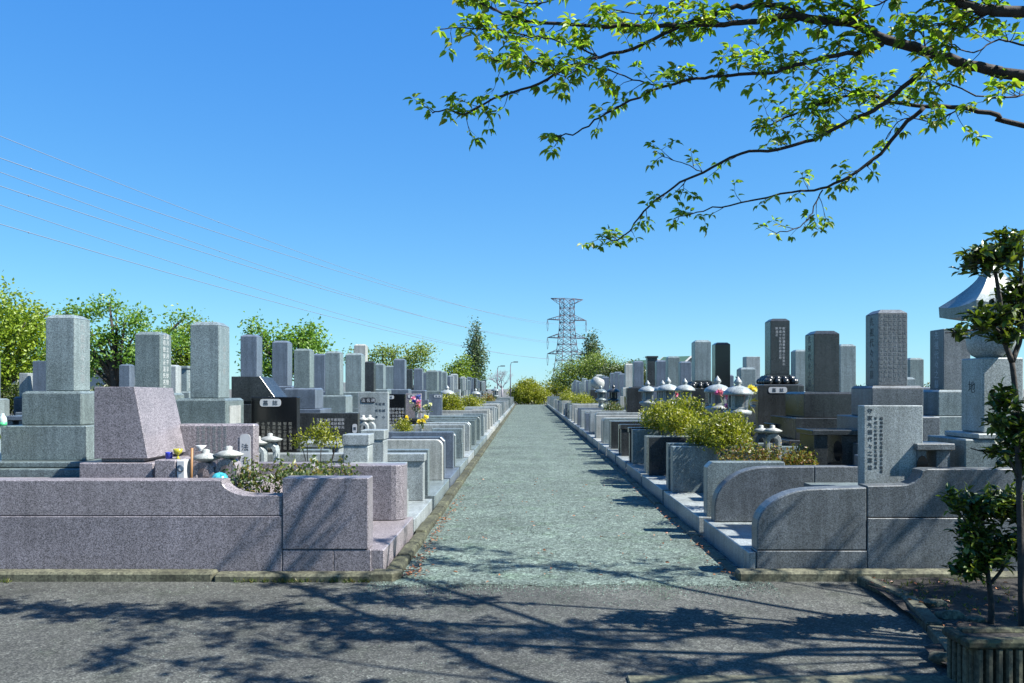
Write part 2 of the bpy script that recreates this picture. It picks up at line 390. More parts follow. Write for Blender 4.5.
# gravel path: slightly uneven surface
V, Fc = [], []
ny, nx = 160, 14
for j in range(ny + 1):
    yy = 6.5 + (82 - 6.5) * (j / ny) ** 1.7
    for i in range(nx + 1):
        xx = -1.09 + 2.9 * i / nx
        e = .5 * (j == 0)
        V.append((xx, yy + (rng.uniform(-.06, .06) if j == 0 else 0), .006 + (0 if j < 2 else rng.uniform(0, .008))))
for j in range(ny):
    for i in range(nx):
        a = j*(nx+1)+i; Fc.append((a, a+1, a+nx+2, a+nx+1))
tag(pyd('gravel_path', V, Fc, M_path, smooth=True), kind='structure')

def kerb_run(name, horizontal, a0, a1, b0, b1, h, seg, mat, seed):
    rng = random.Random(seed); m = MB(); a = a0
    while a < a1 - .05:
        n = min(a + seg, a1); j = rng.uniform(-.008, .008); hh = h + rng.uniform(-.01, .01)
        if horizontal: m.box(a + .004, n - .004, b0 + j, b1 + j, -.05, hh, .018)
        else: m.box(b0 + j, b1 + j, a + .004, n - .004, -.05, hh, .018)
        a = n
    return tag(m.build(name, mat), kind='structure')
kerb_run('kerb', True, -11.0, -1.28, 6.62, 6.765, .075, 2.1, M_kerb, 1)
kerb_run('kerb', True, 1.75, 12.0, 6.62, 6.765, .075, 1.9, M_kerb, 2)
kerb_run('kerb', False, 6.78, 80.0, -1.205, -1.07, .075, .6, M_moss, 3)
kerb_run('kerb', False, 6.78, 80.0, 1.75, 1.855, .035, .6, M_kerb, 4)
m = MB()
m.prism([(-1.30, 6.615), (-1.12, 6.63), (-1.055, 6.70), (-1.05, 6.775), (-1.30, 6.775)], 'z', -.05, .08, .015)
tag(m.build('kerb', M_kerb), kind='structure')
m = MB(); m.box(.55, 2.32, 4.27, 4.42, -.05, .02, .006); tag(m.build('gutter', M_kerb), kind='structure')
# planting bed by the road, edged with concrete
m = MB()
for (x0, y0), (x1, y1) in zip([(2.70, 6.55), (2.78, 5.95), (2.60, 5.2)], [(2.78, 5.98), (2.62, 5.25), (2.40, 4.42)]):
    d = Vector((x1-x0, y1-y0, 0)); nn = Vector((d.y, -d.x, 0)).normalized() * .11
    m.prism([(x0, y0), (x1, y1), (x1 - nn.x, y1 - nn.y), (x0 - nn.x, y0 - nn.y)], 'z', -.02, .07, .012)
tag(m.build('bed_kerb', M_kerb), kind='structure')
V, Fc = [], []
for j in range(13):
    for i in range(21):
        V.append((2.72 - .012*(12-j) + i*.16 - (.22 if j < 3 and i == 0 else 0), 4.45 + j*.175, .03 + .03*rng.random()))
for j in range(12):
    for i in range(20): Fc.append((j*21+i, j*21+i+1, (j+1)*21+i+1, (j+1)*21+i))
tag(pyd('soil', V, Fc, M_soil), kind='structure')

# ------------------------------------------------------------------ plots: low granite enclosures along the path
XL, XR = -1.30, 1.97
ORD = ['first','second','third','fourth','fifth','sixth','seventh','eighth','ninth','tenth','eleventh','twelfth','thirteenth','fourteenth','fifteenth','sixteenth','seventeenth','eighteenth','nineteenth','twentieth','twenty-first','twenty-second']
def arc(cx, cz, r, a0, a1, n=7, rz=None):
    return [(cx + r*math.cos(R(a0+(a1-a0)*i/n)), cz + (rz or r)*math.sin(R(a0+(a1-a0)*i/n))) for i in range(n+1)]
def profile(kind, h, D, z0, low=.64):
    if kind == 'curve': return [(0, z0)] + arc(.52, h-.52, .52, 180, 90, 9)[1:] + [(D, h), (D, z0)]
    if kind == 'dip':   return [(0, z0), (0, h-.06), (.06, h), (.85, h)] + [(1.02-.17*math.cos(R(a)), h-.17*math.sin(R(a))) for a in ()] + arc(.85+.22, h, .22, 180, 270, 6, .17)[1:] + [(1.5, h-.17)] + arc(1.5, h-.0, .2, 270, 360, 6, .17)[1:] + [(D, h), (D, z0)]
    if kind == 'step':  return [(0, z0), (0, h), (.8, h), (.8, h-.12), (1.3, h-.12), (1.3, h), (D, h), (D, z0)]
    if kind == 'roundtop': return [(0, z0)] + arc(.1, h-.1, .1, 180, 90, 5) + [(D, h), (D, z0)]
    return [(0, z0), (0, h), (D, h), (D, z0)]
def enclosure(side, y0, y1, near, far, mat, h=.82, D=3.3, t=.17, label='', group=None, fill=.55, plinth=None, far_mat=None, cap=False, block=None, detail=True, posts=False, hf=None):
    xf = XL if side < 0 else XR
    U = lambda u: xf + side * u
    root = thing('grave_enclosure', (U(0), y0, 0), label, 'grave enclosure', group)
    e = .006 if detail else 0
    m = MB(); m.box(U(-.09), U(D), y0, y1, -.02, .20, e); m.build('plinth', plinth or mat, root)
    for kind, ya, yb, mm, hh in ((near, y0 + .012, y0 + .012 + t, mat, h), (far, y1 - .012 - t, y1 - .012, far_mat or mat, hf or h)):
        if kind is None: continue
        m = MB()
        if kind == 'course':
            m.box(U(0), U(.62), ya - .004, yb + .004, .203, .50, e); m.box(U(.012), U(.62), ya, yb, .503, hh, e)
            m.box(U(.62), U(D), ya, yb, .203, hh - .1, e)
        elif kind == 'cap':
            m.box(U(0), U(D), ya, yb, .203, hh - .1, e); m.box(U(-.02), U(D), ya - .02, yb + .02, hh - .097, hh, e)
        else:
            pts = [(U(u), z) for u, z in profile(kind, hh, D, .203)]
            m.prism(pts, 'y', ya, yb, e)
        m.build('side_wall', mm, root)
    m = MB(); m.box(U(.75), U(D - .02), y0 + t + .015, y1 - t - .015, .203, fill, e)
    m.box(U(.45), U(.747), y0 + t + .015, y1 - t - .015, .203, .38, e); m.build('terrace', mat, root)
    if posts:
        for py in (y0 + .30, y1 - .35):
            m = MB(); m.box(U(.44), U(.71), py - .14, py + .14, .205, .97, e); g = m.build('gate_post', mat, root)
            m = MB(); m.box(U(.445), U(.705), py - .135, py + .135, .97, .985, 0); m.box(U(.43), U(.72), py - .15, py + .15, .985, 1.1, e); m.build('cap', mat, g)
    return root

# --- pink corner plot (all pieces drawn for this one)
root = thing('grave_enclosure', (XL, 6.8, 0), 'pink granite plot wall at the road corner, curving down to a planting bed', 'grave enclosure', 'granite enclosures along the path')
P = G['pink']
m = MB(); m.box(-4.33, -1.215, 6.80, 8.55, -.02, .235, .008); m.build('plinth', P, root)
m = MB(); m.box(-8, PX(283, 6.8) - .003, 6.785, 6.985, .0, .52, .006)
m.box(PX(283, 6.8) + .001, -1.64, 6.785, 6.985, .0, .236, .005); m.box(-1.637, -1.325, 6.785, 6.985, 0, .236, .005); m.build('lower_course', P, root)
m = MB()
xa, xb = PX(222, 6.8), PX(283, 6.8)
pts = [(-8, .523), (-8, .826), (xa, .826)] + [(xa + .26 - .26*math.cos(R(a)) - .26*0, .826 - .13*math.sin(R(a))) for a in (15, 30, 45, 60, 75, 90)] + [(xb - .004, .696), (xb - .004, .523)]
m.prism(pts, 'y', 6.79, 6.98, .007); m.build('upper_course', P, root)
m = MB(); m.box(PX(283, 6.8), -1.345, 6.78, 6.99, .24, .845, .008); m.build('end_block', P, root)
m = MB()   # far stub with a rounded plan corner
xl, xr = PX(322, 8.3), PX(404, 8.3)
m.prism([(xl, 8.28), (xr - .13, 8.28)] + [(xr - .13 + .13*math.sin(R(a)), 8.41 - .13*math.cos(R(a))) for a in (22, 45, 67, 90)] + [(xr, 8.53), (xl, 8.53)], 'z', .238, .81, .008)
m.prism([(-4.33, .238), (-4.33, .826), (xl - .14, .826), (xl - .004, .74), (xl - .004, .238)], 'y', 8.36, 8.53, .006)
m.build('end_block', P, root)
m = MB(); m.box(-8, -4.34, 7.0, 7.98, .238, .72, .004); m.box(-4.33, -2.55, 7.0, 8.35, .238, .70, .004); m.box(-2.55, -2.2, 7.45, 8.35, .238, .5, .004); m.build('terrace', P, root)
m = MB(); m.box(-2.55, -1.75, 7.0, 7.4, .238, .62, .004); m.build('planting_bed', M_soil, root)

# --- the other plots on the pink wall's side
LEFT = [  # y0, y1, near, far, stone, height, far height, posts, cap
 (8.60, 10.2, 'course', 'cap', 'light', .80, .79, True),
 (10.5, 12.45, 'step', 'roundtop', 'mid', .80, .82, False),
 (12.6, 14.3, 'dip', 'flat', 'blue', .84, .84, False),
 (14.5, 16.3, 'dip', 'course', 'mid', .82, .80, False),
 (16.5, 18.3, 'flat', 'roundtop', 'light', .86, .84, False),
 (18.5, 20.2, 'dip', 'flat', 'green', .84, .82, False),
]
adj = {'light': 'pale grey', 'mid': 'mid grey', 'green': 'greenish grey', 'dark': 'charcoal', 'black': 'polished black', 'blue': 'bluish grey', 'pale': 'whitish', 'pink': 'pinkish', 'speck': 'speckled grey'}
kindword = {'course': 'two-course', 'step': 'stepped', 'dip': 'dipping', 'flat': 'square-ended', 'roundtop': 'blunt-ended', 'curve': 'curve-fronted', 'cap': 'capped'}
GE = 'granite enclosures along the path'
for i, (a, b, n_, f_, c, h, hf, ps) in enumerate(LEFT):
    extra = ' with two capped gateposts' if ps else f' with {kindword[n_]} wall'
    enclosure(-1, a, b, n_, f_, G[c], h, label=f'{adj[c]} enclosure{extra}, {ORD[i]} along the path after the pink plot', group=GE, posts=ps, hf=hf, far_mat=G['pale'] if i == 1 else None)
rng = random.Random(11)
y = 20.4; i = 6
GF = 'far enclosures on the pink wall side'
while y < 76:
    d = rng.uniform(1.75, 1.95); c = rng.choice(['light', 'mid', 'mid', 'light', 'green', 'pale'])
    n_ = rng.choice(['flat', 'dip', 'roundtop', 'flat']); f_ = rng.choice(['flat', 'roundtop', 'course'])
    lab = f'{adj[c]} enclosure, {ORD[i]} along the path after the pink plot' if i < 14 else 'small distant grey enclosure near the far end of the row behind the pink plot'
    enclosure(-1, y, y + d, n_, f_, G[c], rng.uniform(.78, .9), label=lab, group=GE if i < 14 else GF, detail=y < 40)
    y += d + .12; i += 1

# --- curve-fronted corner plot opposite (sun-dappled)
root = thing('grave_enclosure', (XR, 6.85, 0), 'grey speckled plot wall with quarter-round end at the road, opposite the pink wall', 'grave enclosure', GE)
S = G['speck']
m = MB(); m.box(1.90, 8, 7.035, 8.62, -.02, .20, .008); m.box(1.90, XR - .008, 6.845, 7.03, -.02, .20, .006); m.build('plinth', G['light'], root)
x1 = PX(867, 6.85)
m = MB(); m.box(XR - .005, x1 - .003, 6.84, 7.03, .0, .215, .005); m.box(x1 + .002, 8, 6.84, 7.03, 0, .495, .005); m.build('lower_course', S, root)
m = MB(); pts = [(XR, .22)] + [(XR + .52 - .52*math.cos(R(a)), .42 + .325*math.sin(R(a))) for a in range(0, 91, 10)] + [(x1 - .003, .757), (x1 - .003, .22)]
m.prism(pts, 'y', 6.845, 7.025, .01); m.build('end_block', S, root)
xs = PX(902, 6.85)
m = MB(); pts = [(x1 + .002, .50), (x1 + .002, .77), (xs, .775)] + [(xs + .17*math.sin(R(a)), .775 + .13*(1-math.cos(R(a)))) for a in (20, 40, 60, 75, 90)] + [(xs + .22, .915), (8, .915), (8, .50)]
m.prism(pts, 'y', 6.845, 7.025, .007); m.build('upper_course', S, root)
m = MB(); pts = [(XR + .0, .203)] + [(XR + .55 - .55*math.cos(R(a)), .36 + .42*math.sin(R(a))) for a in range(0, 91, 10)] + [(3.02, .785), (3.02, .203)]
m.prism(pts, 'y', 8.40, 8.57, .01)
m.box(3.023, 3.5, 8.40, 8.57, .203, .785, .006); m.box(3.5, 8, 8.41, 8.56, .203, .90, .006); m.build('side_wall', S, root)
m = MB(); m.box(2.9, 8, 7.04, 8.39, .203, .62, .005); m.build('terrace', G['mid'], root)
RIGHT = [
 (8.75, 11.0, 'dip', 'flat', 'mid', .80, .82, 'mid'),
 (11.15, 13.1, 'flat', 'flat', 'mid', .84, .82, 'dark'),
 (13.25, 15.1, 'flat', 'flat', 'mid', .82, .84, 'mid'),
 (15.3, 16.9, 'cap', 'cap', 'dark', .86, .86, 'dark'),
 (17.1, 18.9, 'flat', 'flat', 'black', .84, .84, 'dark'),
 (19.1, 20.9, 'flat', 'roundtop', 'mid', .84, .84, 'mid'),
]
for i, (a, b, n_, f_, c, h, hf, fm) in enumerate(RIGHT):
    enclosure(1, a, b, n_, f_, G[c], h, label=f'{adj[c]} enclosure with {kindword[n_]} walls, {ORD[i]} along the path after the quarter-round corner plot', group=GE, hf=hf, far_mat=G[fm], plinth=G['light'], fill=.5)
m = None
rng = random.Random(12)
y = 21.1; i = 6
while y < 76:
    d = rng.uniform(1.8, 2.0); c = rng.choice(['light', 'mid', 'mid', 'light', 'blue', 'pale'])
    n_ = rng.choice(['flat', 'flat', 'roundtop', 'cap']); f_ = rng.choice(['flat', 'roundtop', 'flat'])
    lab = f'{adj[c]} enclosure, {ORD[i]} along the path after the quarter-round corner plot' if i < 14 else 'small distant grey enclosure near the far end of the row behind the quarter-round wall'
    enclosure(1, y, y + d, n_, f_, G[c], rng.uniform(.78, .95), label=lab, group=GE if i < 14 else 'far enclosures on the quarter-round wall side', detail=y < 40)
    y += d + .12; i += 1

# ------------------------------------------------------------------ gravestones
def tomb(side, x, y, top, w, hs, mat, label, group='upright family gravestones', base=None, z0=.5, tiers=2, cap='bevel', text=None, tm=None, tface=None, tsize=None, detail=True, lotus=False, wide=1.0, second=None, crest=None):
    """upright family gravestone: foundation, stepped base stones, shaft. x,y = shaft centre"""
    base = base or mat; rng_ = random.Random(int(x*100)+int(y*37))
    root = thing('gravestone', (x, y, z0), label, 'gravestone', group)
    e = .008 if detail else 0; zs = top - hs
    hw = w / 2
    m = MB()
    if cap == 'bevel':
        m.box(x-hw, x+hw, y-hw, y+hw, zs, top - w*.13, e); m.frustum(x-hw+.001, x+hw-.001, y-hw+.001, y+hw-.001, top-w*.13, top, w*.16, 0)
    elif cap == 'flat': m.box(x-hw, x+hw, y-hw, y+hw, zs, top, e)
    elif cap == 'round':
        pts = [(x-hw, zs), (x-hw, top-w*.2)] + [(x-hw*math.cos(R(a)), top-w*.2+w*.2*math.sin(R(a))) for a in range(15, 180, 15)] + [(x+hw, top-w*.2), (x+hw, zs)]
        m.prism(pts, 'y', y-hw, y+hw, e)
    elif cap == 'slab':
        m.box(x-hw, x+hw, y-hw, y+hw, zs, top - .06, e); m.box(x-hw-.03, x+hw+.03, y-hw-.03, y+hw+.03, top-.06, top, e)
    sh = m.build('shaft', mat, root)
    z = zs
    hts = [.36, .30] if tiers == 2 else [.36, .30, .28] if tiers == 3 else [.4]
    ws = [w*1.75*wide, w*2.5*wide, w*3.1*wide]
    if lotus:
        m = MB(); n = 8
        m.box(x-hw*1.05, x+hw*1.05, y-hw*1.05, y+hw*1.05, z-.05, z-.001, 0)
        for lv, (rr, zz, s_) in enumerate(((1.25, -.075, .10), (1.5, -.12, .11))):
            for sx, sy in ((1,0),(-1,0),(0,1),(0,-1)):
                for k in (-1, -.33, .33, 1):
                    c = (x + (sx*rr + (sy != 0)*k*rr*.85)*hw, y + (sy*rr + (sx != 0)*k*rr*.85)*hw, z + zz)
                    m.lathe([(0, -.05), (s_*.4, -.04), (s_*.55, 0), (s_*.35, .035), (0, .06)], c, 7)
        m.box(x-hw*1.3, x+hw*1.3, y-hw*1.3, y+hw*1.3, z-.17, z-.052, .02)
        m.build('lotus_pedestal', G['dark'], root); z -= .17
    names = ['upper_stone', 'lower_stone', 'foundation']
    for k, hh in enumerate(hts):
        zb = max(z - hh, z0)
        if zb >= z - .03: break
        W = ws[k]/2; m = MB()
        if k == len(hts) - 1: zb = z0
        if k == 0 and detail: m.box(x-W, x+W, y-W, y+W, zb, z - .03, e); m.frustum(x-W+.001, x+W-.001, y-W+.001, y+W-.001, z-.03, z-.002, .03, 0)
        else: m.box(x-W, x+W, y-W, y+W, zb, z - .003, e)
        st = m.build(names[k], (second if (second and k == 0) else base), root); z = zb
        if k == 0 and crest:
            f = {'x+': (x+W+.001, y, zb+hh*.48), 'y-': (x, y-W-.001, zb+hh*.48), 'x-': (x-W-.001, y, zb+hh*.48)}[crest]
            m = MB(); q = W*.62
            if crest == 'x+': m.box(f[0]-.002, f[0]+.003, y-q, y+q, zb+.05, z+hh-.09, 0)
            elif crest == 'y-': m.box(x-q, x+q, f[1]-.003, f[1]+.002, zb+.05, z+hh-.09, 0)
            else: m.box(f[0]-.003, f[0]+.002, y-q, y+q, zb+.05, z+hh-.09, 0)
            p_ = m.build('crest_panel', G['pale'], st)
    if text:
        for face, cols, size, mt in text:
            at = {'x+': (x+hw+.0005, y, zs+hs*.5), 'x-': (x-hw-.0005, y, zs+hs*.5), 'y-': (x, y-hw-.0005, zs+hs*.5)}[face]
            letters('inscription', cols, size, mt, sh, at, face)
    return root
def side_text(rng, face, w, hs, n=1, mt=None, big=True):
    if big: return (face, [rng.choice(['先祖代々之墓', '先祖代々之霊', '南無阿弥陀仏', '倶会一処'])], w*.34, mt or M_letter)
    return (face, kcols(rng, n, 9, 14), w*.7/n*.72, mt or M_dim)
rng = random.Random(77)
GL = 'gravestones on the pink wall side'
# stones standing nearest on the pink wall's side
tomb(-1, -5.0, 8.72, 2.40, .31, .82, G['mid'], 'tall grey shaft on three wide greenish base stones beyond the slanted pink stone', GL, base=G['green'], z0=.86, tiers=2, text=[('x+', ['先祖代々之墓'], .095, M_dim)], second=G['green'], wide=1.15)
tomb(-1, -4.95, 10.6, 2.35, .33, .80, G['green'], 'greenish grey shaft rising directly behind the slanted pink stone', GL, z0=.5, tiers=3, text=[('x+', kcols(rng, 2, 7, 9), .075, M_letter)])
tomb(-1, -3.86, 9.75, 2.41, .345, .92, G['mid'], 'tall grey shaft on one broad base with crest panel, behind the pink epitaph tablet', GL, base=G['light'], z0=.55, tiers=2, wide=1.0, crest='x+', second=G['green'], text=[('x+', ['倶会一処'], .08, M_dim)])
tomb(-1, -5.2, 15.1, 2.62, .31, .90, G['blue'], 'bluish grey shaft standing behind the slanted dark stone', GL, z0=.5, tiers=3)
tomb(-1, -5.2, 17.0, 2.62, .33, .95, G['blue'], 'bluish grey shaft just past the slanted dark stone, with leaves behind', GL, z0=.5, tiers=3)
tomb(-1, -3.9, 14.0, 2.30, .28, .68, G['green'], 'pale greenish shaft on a bluish base above the wide dark tablet', GL, base=G['blue'], z0=.55, tiers=2, wide=1.1)
tomb(-1, -5.3, 20.5, 2.50, .32, .95, G['blue'], 'dark bluish shaft half hidden behind a pale grey shaft', GL, z0=.5, tiers=3)
tomb(-1, -3.9, 16.2, 2.36, .30, .88, G['mid'], 'pale grey shaft with a darker one half hidden behind it', GL, base=G['mid'], z0=.55, tiers=2, wide=1.15)
tomb(-1, -3.95, 18.4, 2.42, .37, .88, G['mid'], 'wide grey shaft with a whitish block showing above its top', GL, base=G['mid'], z0=.55, tiers=2)
tomb(-1, -5.5, 26.5, 3.08, .38, .9, G['pale'], 'whitish block-topped stone showing above a wide grey shaft', GL, z0=.5, tiers=3)
tomb(-1, -4.0, 20.4, 2.30, .24, .80, G['dark'], 'narrow dark shaft between the wide grey shaft and a lighter one', GL, z0=.55)
tomb(-1, -4.2, 22.6, 2.32, .36, .72, G['mid'], 'lighter grey shaft above the black tablet with white writing', GL, z0=.55)
tomb(-1, -4.0, 25.2, 2.55, .36, .95, G['blue'], 'tall blue-grey shaft above the pink and blue flowers', GL, z0=.55)
tomb(-1, -4.0, 29.5, 2.36, .32, .80, G['blue'], 'blue-grey shaft after a gap in the row beyond the flowers', GL, z0=.55)
tomb(-1, -3.95, 33.4, 2.38, .48, .85, G['green'], 'broad olive grey shaft behind the first stone lantern', GL, z0=.55)
# background rows, towards the trees
tomb(-1, -7.5, 15.0, 2.06, .20, .45, G['blue'], 'small dark blue stone peeping out between the two nearest tall shafts', GL, z0=.4, tiers=3)
tomb(-1, -7.4, 16.7, 2.10, .26, .7, G['light'], 'slim pale stone hidden edgewise behind the greenish shaft', GL, z0=.4, tiers=3)
tomb(-1, -7.5, 17.5, 2.10, .22, .55, G['mid'], 'small capped grey stone between the greenish shaft and the broad-based tall shaft', GL, z0=.4, tiers=3, cap='slab', text=[('x+', ['先祖代々之墓'], .06, M_letter)])
tomb(-1, -5.3, 12.95, 2.36, .20, .95, G['light'], 'slim pale shaft close beside the broad-based tall shaft', GL, z0=.5, tiers=3)
tomb(-1, -9.0, 14.9, 2.12, .26, .58, G['blue'], 'smooth bluish shaft among the background stones beside the big three-tier one', GL, base=G['blue'], z0=.4, tiers=3, cap='flat')
tomb(-1, -9.45, 15.1, 1.90, .17, .44, G['light'], 'short slender stone with white writing on a dark blue base under the trees', GL, base=G['blue'], z0=.4, tiers=3, cap='flat', text=[('x+', ['先祖代々之墓'], .05, M_white)])
tomb(-1, -9.75, 14.5, 2.18, .26, .75, G['blue'], 'bluish stone with rows of writing at the picture edge by the camphor tree', GL, base=G['mid'], z0=.4, tiers=3, text=[('y-', kcols(rng, 3, 12, 13), .05, M_letter)], crest='y-')
tomb(-1, -13.6, 24.0, 1.95, .22, .45, G['light'], 'tiny pale stone far off below the cherry-like tree', GL, z0=.3, tiers=3)
tomb(-1, -11.0, 22.0, 1.85, .20, .45, G['mid'], 'tiny grey stone in front of the white house wall under the trees', GL, z0=.3, tiers=3)
rng = random.Random(21)
i = 0; yy = 35.6
while yy < 76:
    c = rng.choice(['green', 'mid', 'dark', 'light', 'blue', 'mid', 'light']); w = rng.uniform(.28, .38)
    top = rng.choice([2.25, 2.3, 2.36, 2.42, 2.2])
    lab = f'{adj[c]} shaft, {ORD[i]} in the receding row after the broad olive grey one' if i < 9 else 'tiny grey shaft near the far end of the receding row before the conifer'
    tomb(-1, -3.95, yy, top, w, rng.uniform(.75, .9), G[c], lab, GL if i < 9 else 'far end gravestones on the conifer side', z0=.55, detail=False)
    yy += rng.uniform(1.8, 2.05); i += 1
for k, (x, y, top, c) in enumerate([(-5.3, 31.0, 2.5, 'mid'), (-5.3, 36, 2.5, 'dark'), (-5.3, 41, 2.45, 'blue'), (-5.3, 47, 2.5, 'mid')]):
    tomb(-1, x, y, top, .32, .85, G[c], ['grey back-row shaft beside the blue-grey one past the flowers', 'dark back-row shaft next to the broad olive grey shaft', 'bluish back-row shaft peeping over the receding front row', 'grey back-row shaft peeping over the receding front row, farther one'][k], GL, z0=.5, tiers=3, detail=False)

# slanted modern stones
def slant(x0, x1, y0, y1, zb, zt, dx, mat, label, text=None, base=None, zb2=None):
    root = thing('gravestone', ((x0+x1)/2, (y0+y1)/2, zb2 or zb), label, 'gravestone', 'low slanted gravestones')
    m = MB(); vs = [m.bm.verts.new(p) for p in ((x0,y0,zb),(x1,y0,zb),(x1+.02,y1,zb),(x0,y1,zb),(x0,y0,zt),(x1-dx,y0,zt),(x1-dx,y1,zt-.01),(x0,y1,zt-.01))]
    fs = [m.bm.faces.new([vs[i] for i in f]) for f in ((3,2,1,0),(4,5,6,7),(0,1,5,4),(1,2,6,5),(2,3,7,6),(3,0,4,7))]
    m._bevel(list({e for f in fs for e in f.edges}), .004); m.build('slanted_stone', mat, root)
    if base:
        m = MB(); m.box(x0+.04, x1-.06, y0+.05, y1-.04, zb-.035, zb-.001, .004); m.box(x0-.12, x1+.06, y0-.03, y1+.12, zb2, zb-.037, .008); m.build('base_stone', base, root)
    return root
slant(PX(94, 7.3), PX(148, 7.3), 7.3, 8.1, .965, 1.62, .125, G['pink'], 'low slanted pink granite gravestone in the corner plot', base=G['pink'], zb2=.70)
s_ = slant(-4.25, -3.58, 11.5, 12.05, 1.42, 1.78, .26, G['dark'], 'low slanted dark gravestone with a white emblem above the black tablet', base=G['dark'], zb2=.55)
m = MB(); m.lathe([(0, 0), (.05, .0), (.055, .05), (.02, .12), (0, .15)], (0, 0, 0), 8)
bmesh.ops.scale(m.bm, vec=(.2, 1, 1.2), verts=m.bm.verts); bmesh.ops.rotate(m.bm, cent=(0, 0, 0), matrix=Matrix.Rotation(R(-38), 3, 'Y'), verts=m.bm.verts)
bmesh.ops.translate(m.bm, vec=(-3.665, 11.78, 1.50), verts=m.bm.verts); m.build('emblem', M_white, s_)

# epitaph tablets (upright slabs) -------------------------------------------------
def tablet(x0, x1, y, z0, z1, mat, label, cols=None, size=.03, lm=None, plate=None, platetext=None, pm=None, th=.14, offx=0, offz=0, lead=1.4, rim=None, pitch=1.15, plat_vert=False, pink=False):
    root = thing('epitaph_tablet', ((x0+x1)/2, y, z0), label, 'epitaph tablet', 'epitaph tablets')
    m = MB()
    m.box(x0, x1, y, y+th, z0, z1, .02 if pink else .006); sl_ = m.build('slab', mat, root)
    xm, zm = (x0+x1)/2, (z0+z1)/2
    if cols: letters('inscription', cols, size, lm, sl_, (xm+offx, y-.0005, zm+offz), 'y-', pitch, lead)
    if plate:
        px0, px1, pz0, pz1 = plate
        m = MB(); r = min(px1-px0, pz1-pz0)*.35
        pts = []
        for cx_, cz_, a in ((px1-r, pz1-r, 0), (px0+r, pz1-r, 90), (px0+r, pz0+r, 180), (px1-r, pz0+r, 270)):
            pts += [(cx_ + r*math.cos(R(a+b)), cz_ + r*math.sin(R(a+b))) for b in (0, 30, 60, 90)]
        m.prism(pts, 'y', y-.006, y+.002, 0); p_ = m.build('plate', pm or M_white, root)
        s_ = min(px1-px0, pz1-pz0)*.72
        letters('lettering', [platetext], s_, M_ink if (pm is None) else M_white, p_, ((px0+px1)/2, y-.0065, (pz0+pz1)/2), 'y-', (1.7 if plat_vert else 1.75 if len(platetext)==2 else 1.25), 1, horizontal=not plat_vert)
    return root
rng = random.Random(3)
Y = 8.06
tablet(PX(178, Y), PX(255, Y), Y, .70, PZ(424, Y), G['pink'], 'pink epitaph tablet with faint columns and a white upright plate', kcols(rng, 6, 5, 9), .036, M_dim, (PX(240, Y), PX(250.5, Y), PZ(473, Y), PZ(434, Y)), '法名', offx=-.05, offz=.07, plat_vert=True, pink=True, lead=1.5)
Y = 10.25
tablet(PX(251, Y), PX(297, Y), Y, .55, PZ(397, Y), G['black'], 'polished black epitaph tablet with a pale name plate', kcols(rng, 7, 5, 8), .045, M_gold, (PX(260, Y), PX(281, Y), PZ(406.5, Y), PZ(399, Y)), '墓誌', pm=None, offz=-.05, lead=1.55)
Y = 12.9
tablet(PX(299, Y), PX(358, Y), Y, .55, PZ(413, Y), G['dark'], 'wide dark tablet with a grid of white writing', ['釈浄光', '昭和年', '釈妙蓮', '平成十', '釈清正', '十二月', '釈智徳', '五十歳'], .052, M_white, (PX(352.5, Y), PX(357, Y), PZ(433, Y), PZ(424, Y)), '霊', plat_vert=True, offx=.03, offz=.16, lead=1.1)
Y = 14.55
tablet(PX(358, Y), PX(388, Y), Y, .55, PZ(392, Y), G['light'], 'pale blue-grey tablet with a black plate and black writing', ['釈誠心', '昭和　', '平成年'], .055, M_ink, (PX(361, Y), PX(375.5, Y), PZ(403, Y), PZ(397.5, Y)), '法名碑', pm=M_ink, offx=.13, offz=.16, lead=1.2, pitch=2.1)
Y = 17.2
tablet(PX(383, Y), PX(405, Y), Y, .55, PZ(394, Y), G['black'], 'black tablet covered with close white writing and a white heading', ['昭和十年月', '釈浄徳信士', '平成五年月', '釈妙光信女', '昭和三年月', '俗名正蓮寿'], .062, M_white, (PX(383.5, Y), PX(394, Y), PZ(399, Y), PZ(395.5, Y)), '墓誌', offz=-.0, offx=.02, lead=1.1)
Y = 19.4
tablet(PX(405.5, Y), PX(421, Y), Y, .55, PZ(393.5, Y), G['pink'], 'pinkish tablet behind the pink and blue flowers', None, plate=(PX(408, Y), PX(419, Y), PZ(398, Y), PZ(394.5, Y)), platetext='墓誌')
Y = 25.5
tablet(PX(429, Y), PX(442, Y), Y, .55, PZ(394, Y), G['blue'], 'blue-grey tablet with a white heading beside the first stone lantern', None, plate=(PX(434, Y), PX(441.5, Y), PZ(397.5, Y), PZ(395, Y)), platetext='墓誌')

# ------------------------------------------------------------------ the quarter-round wall's side
GR = 'gravestones on the quarter-round wall side'
rng = random.Random(8)
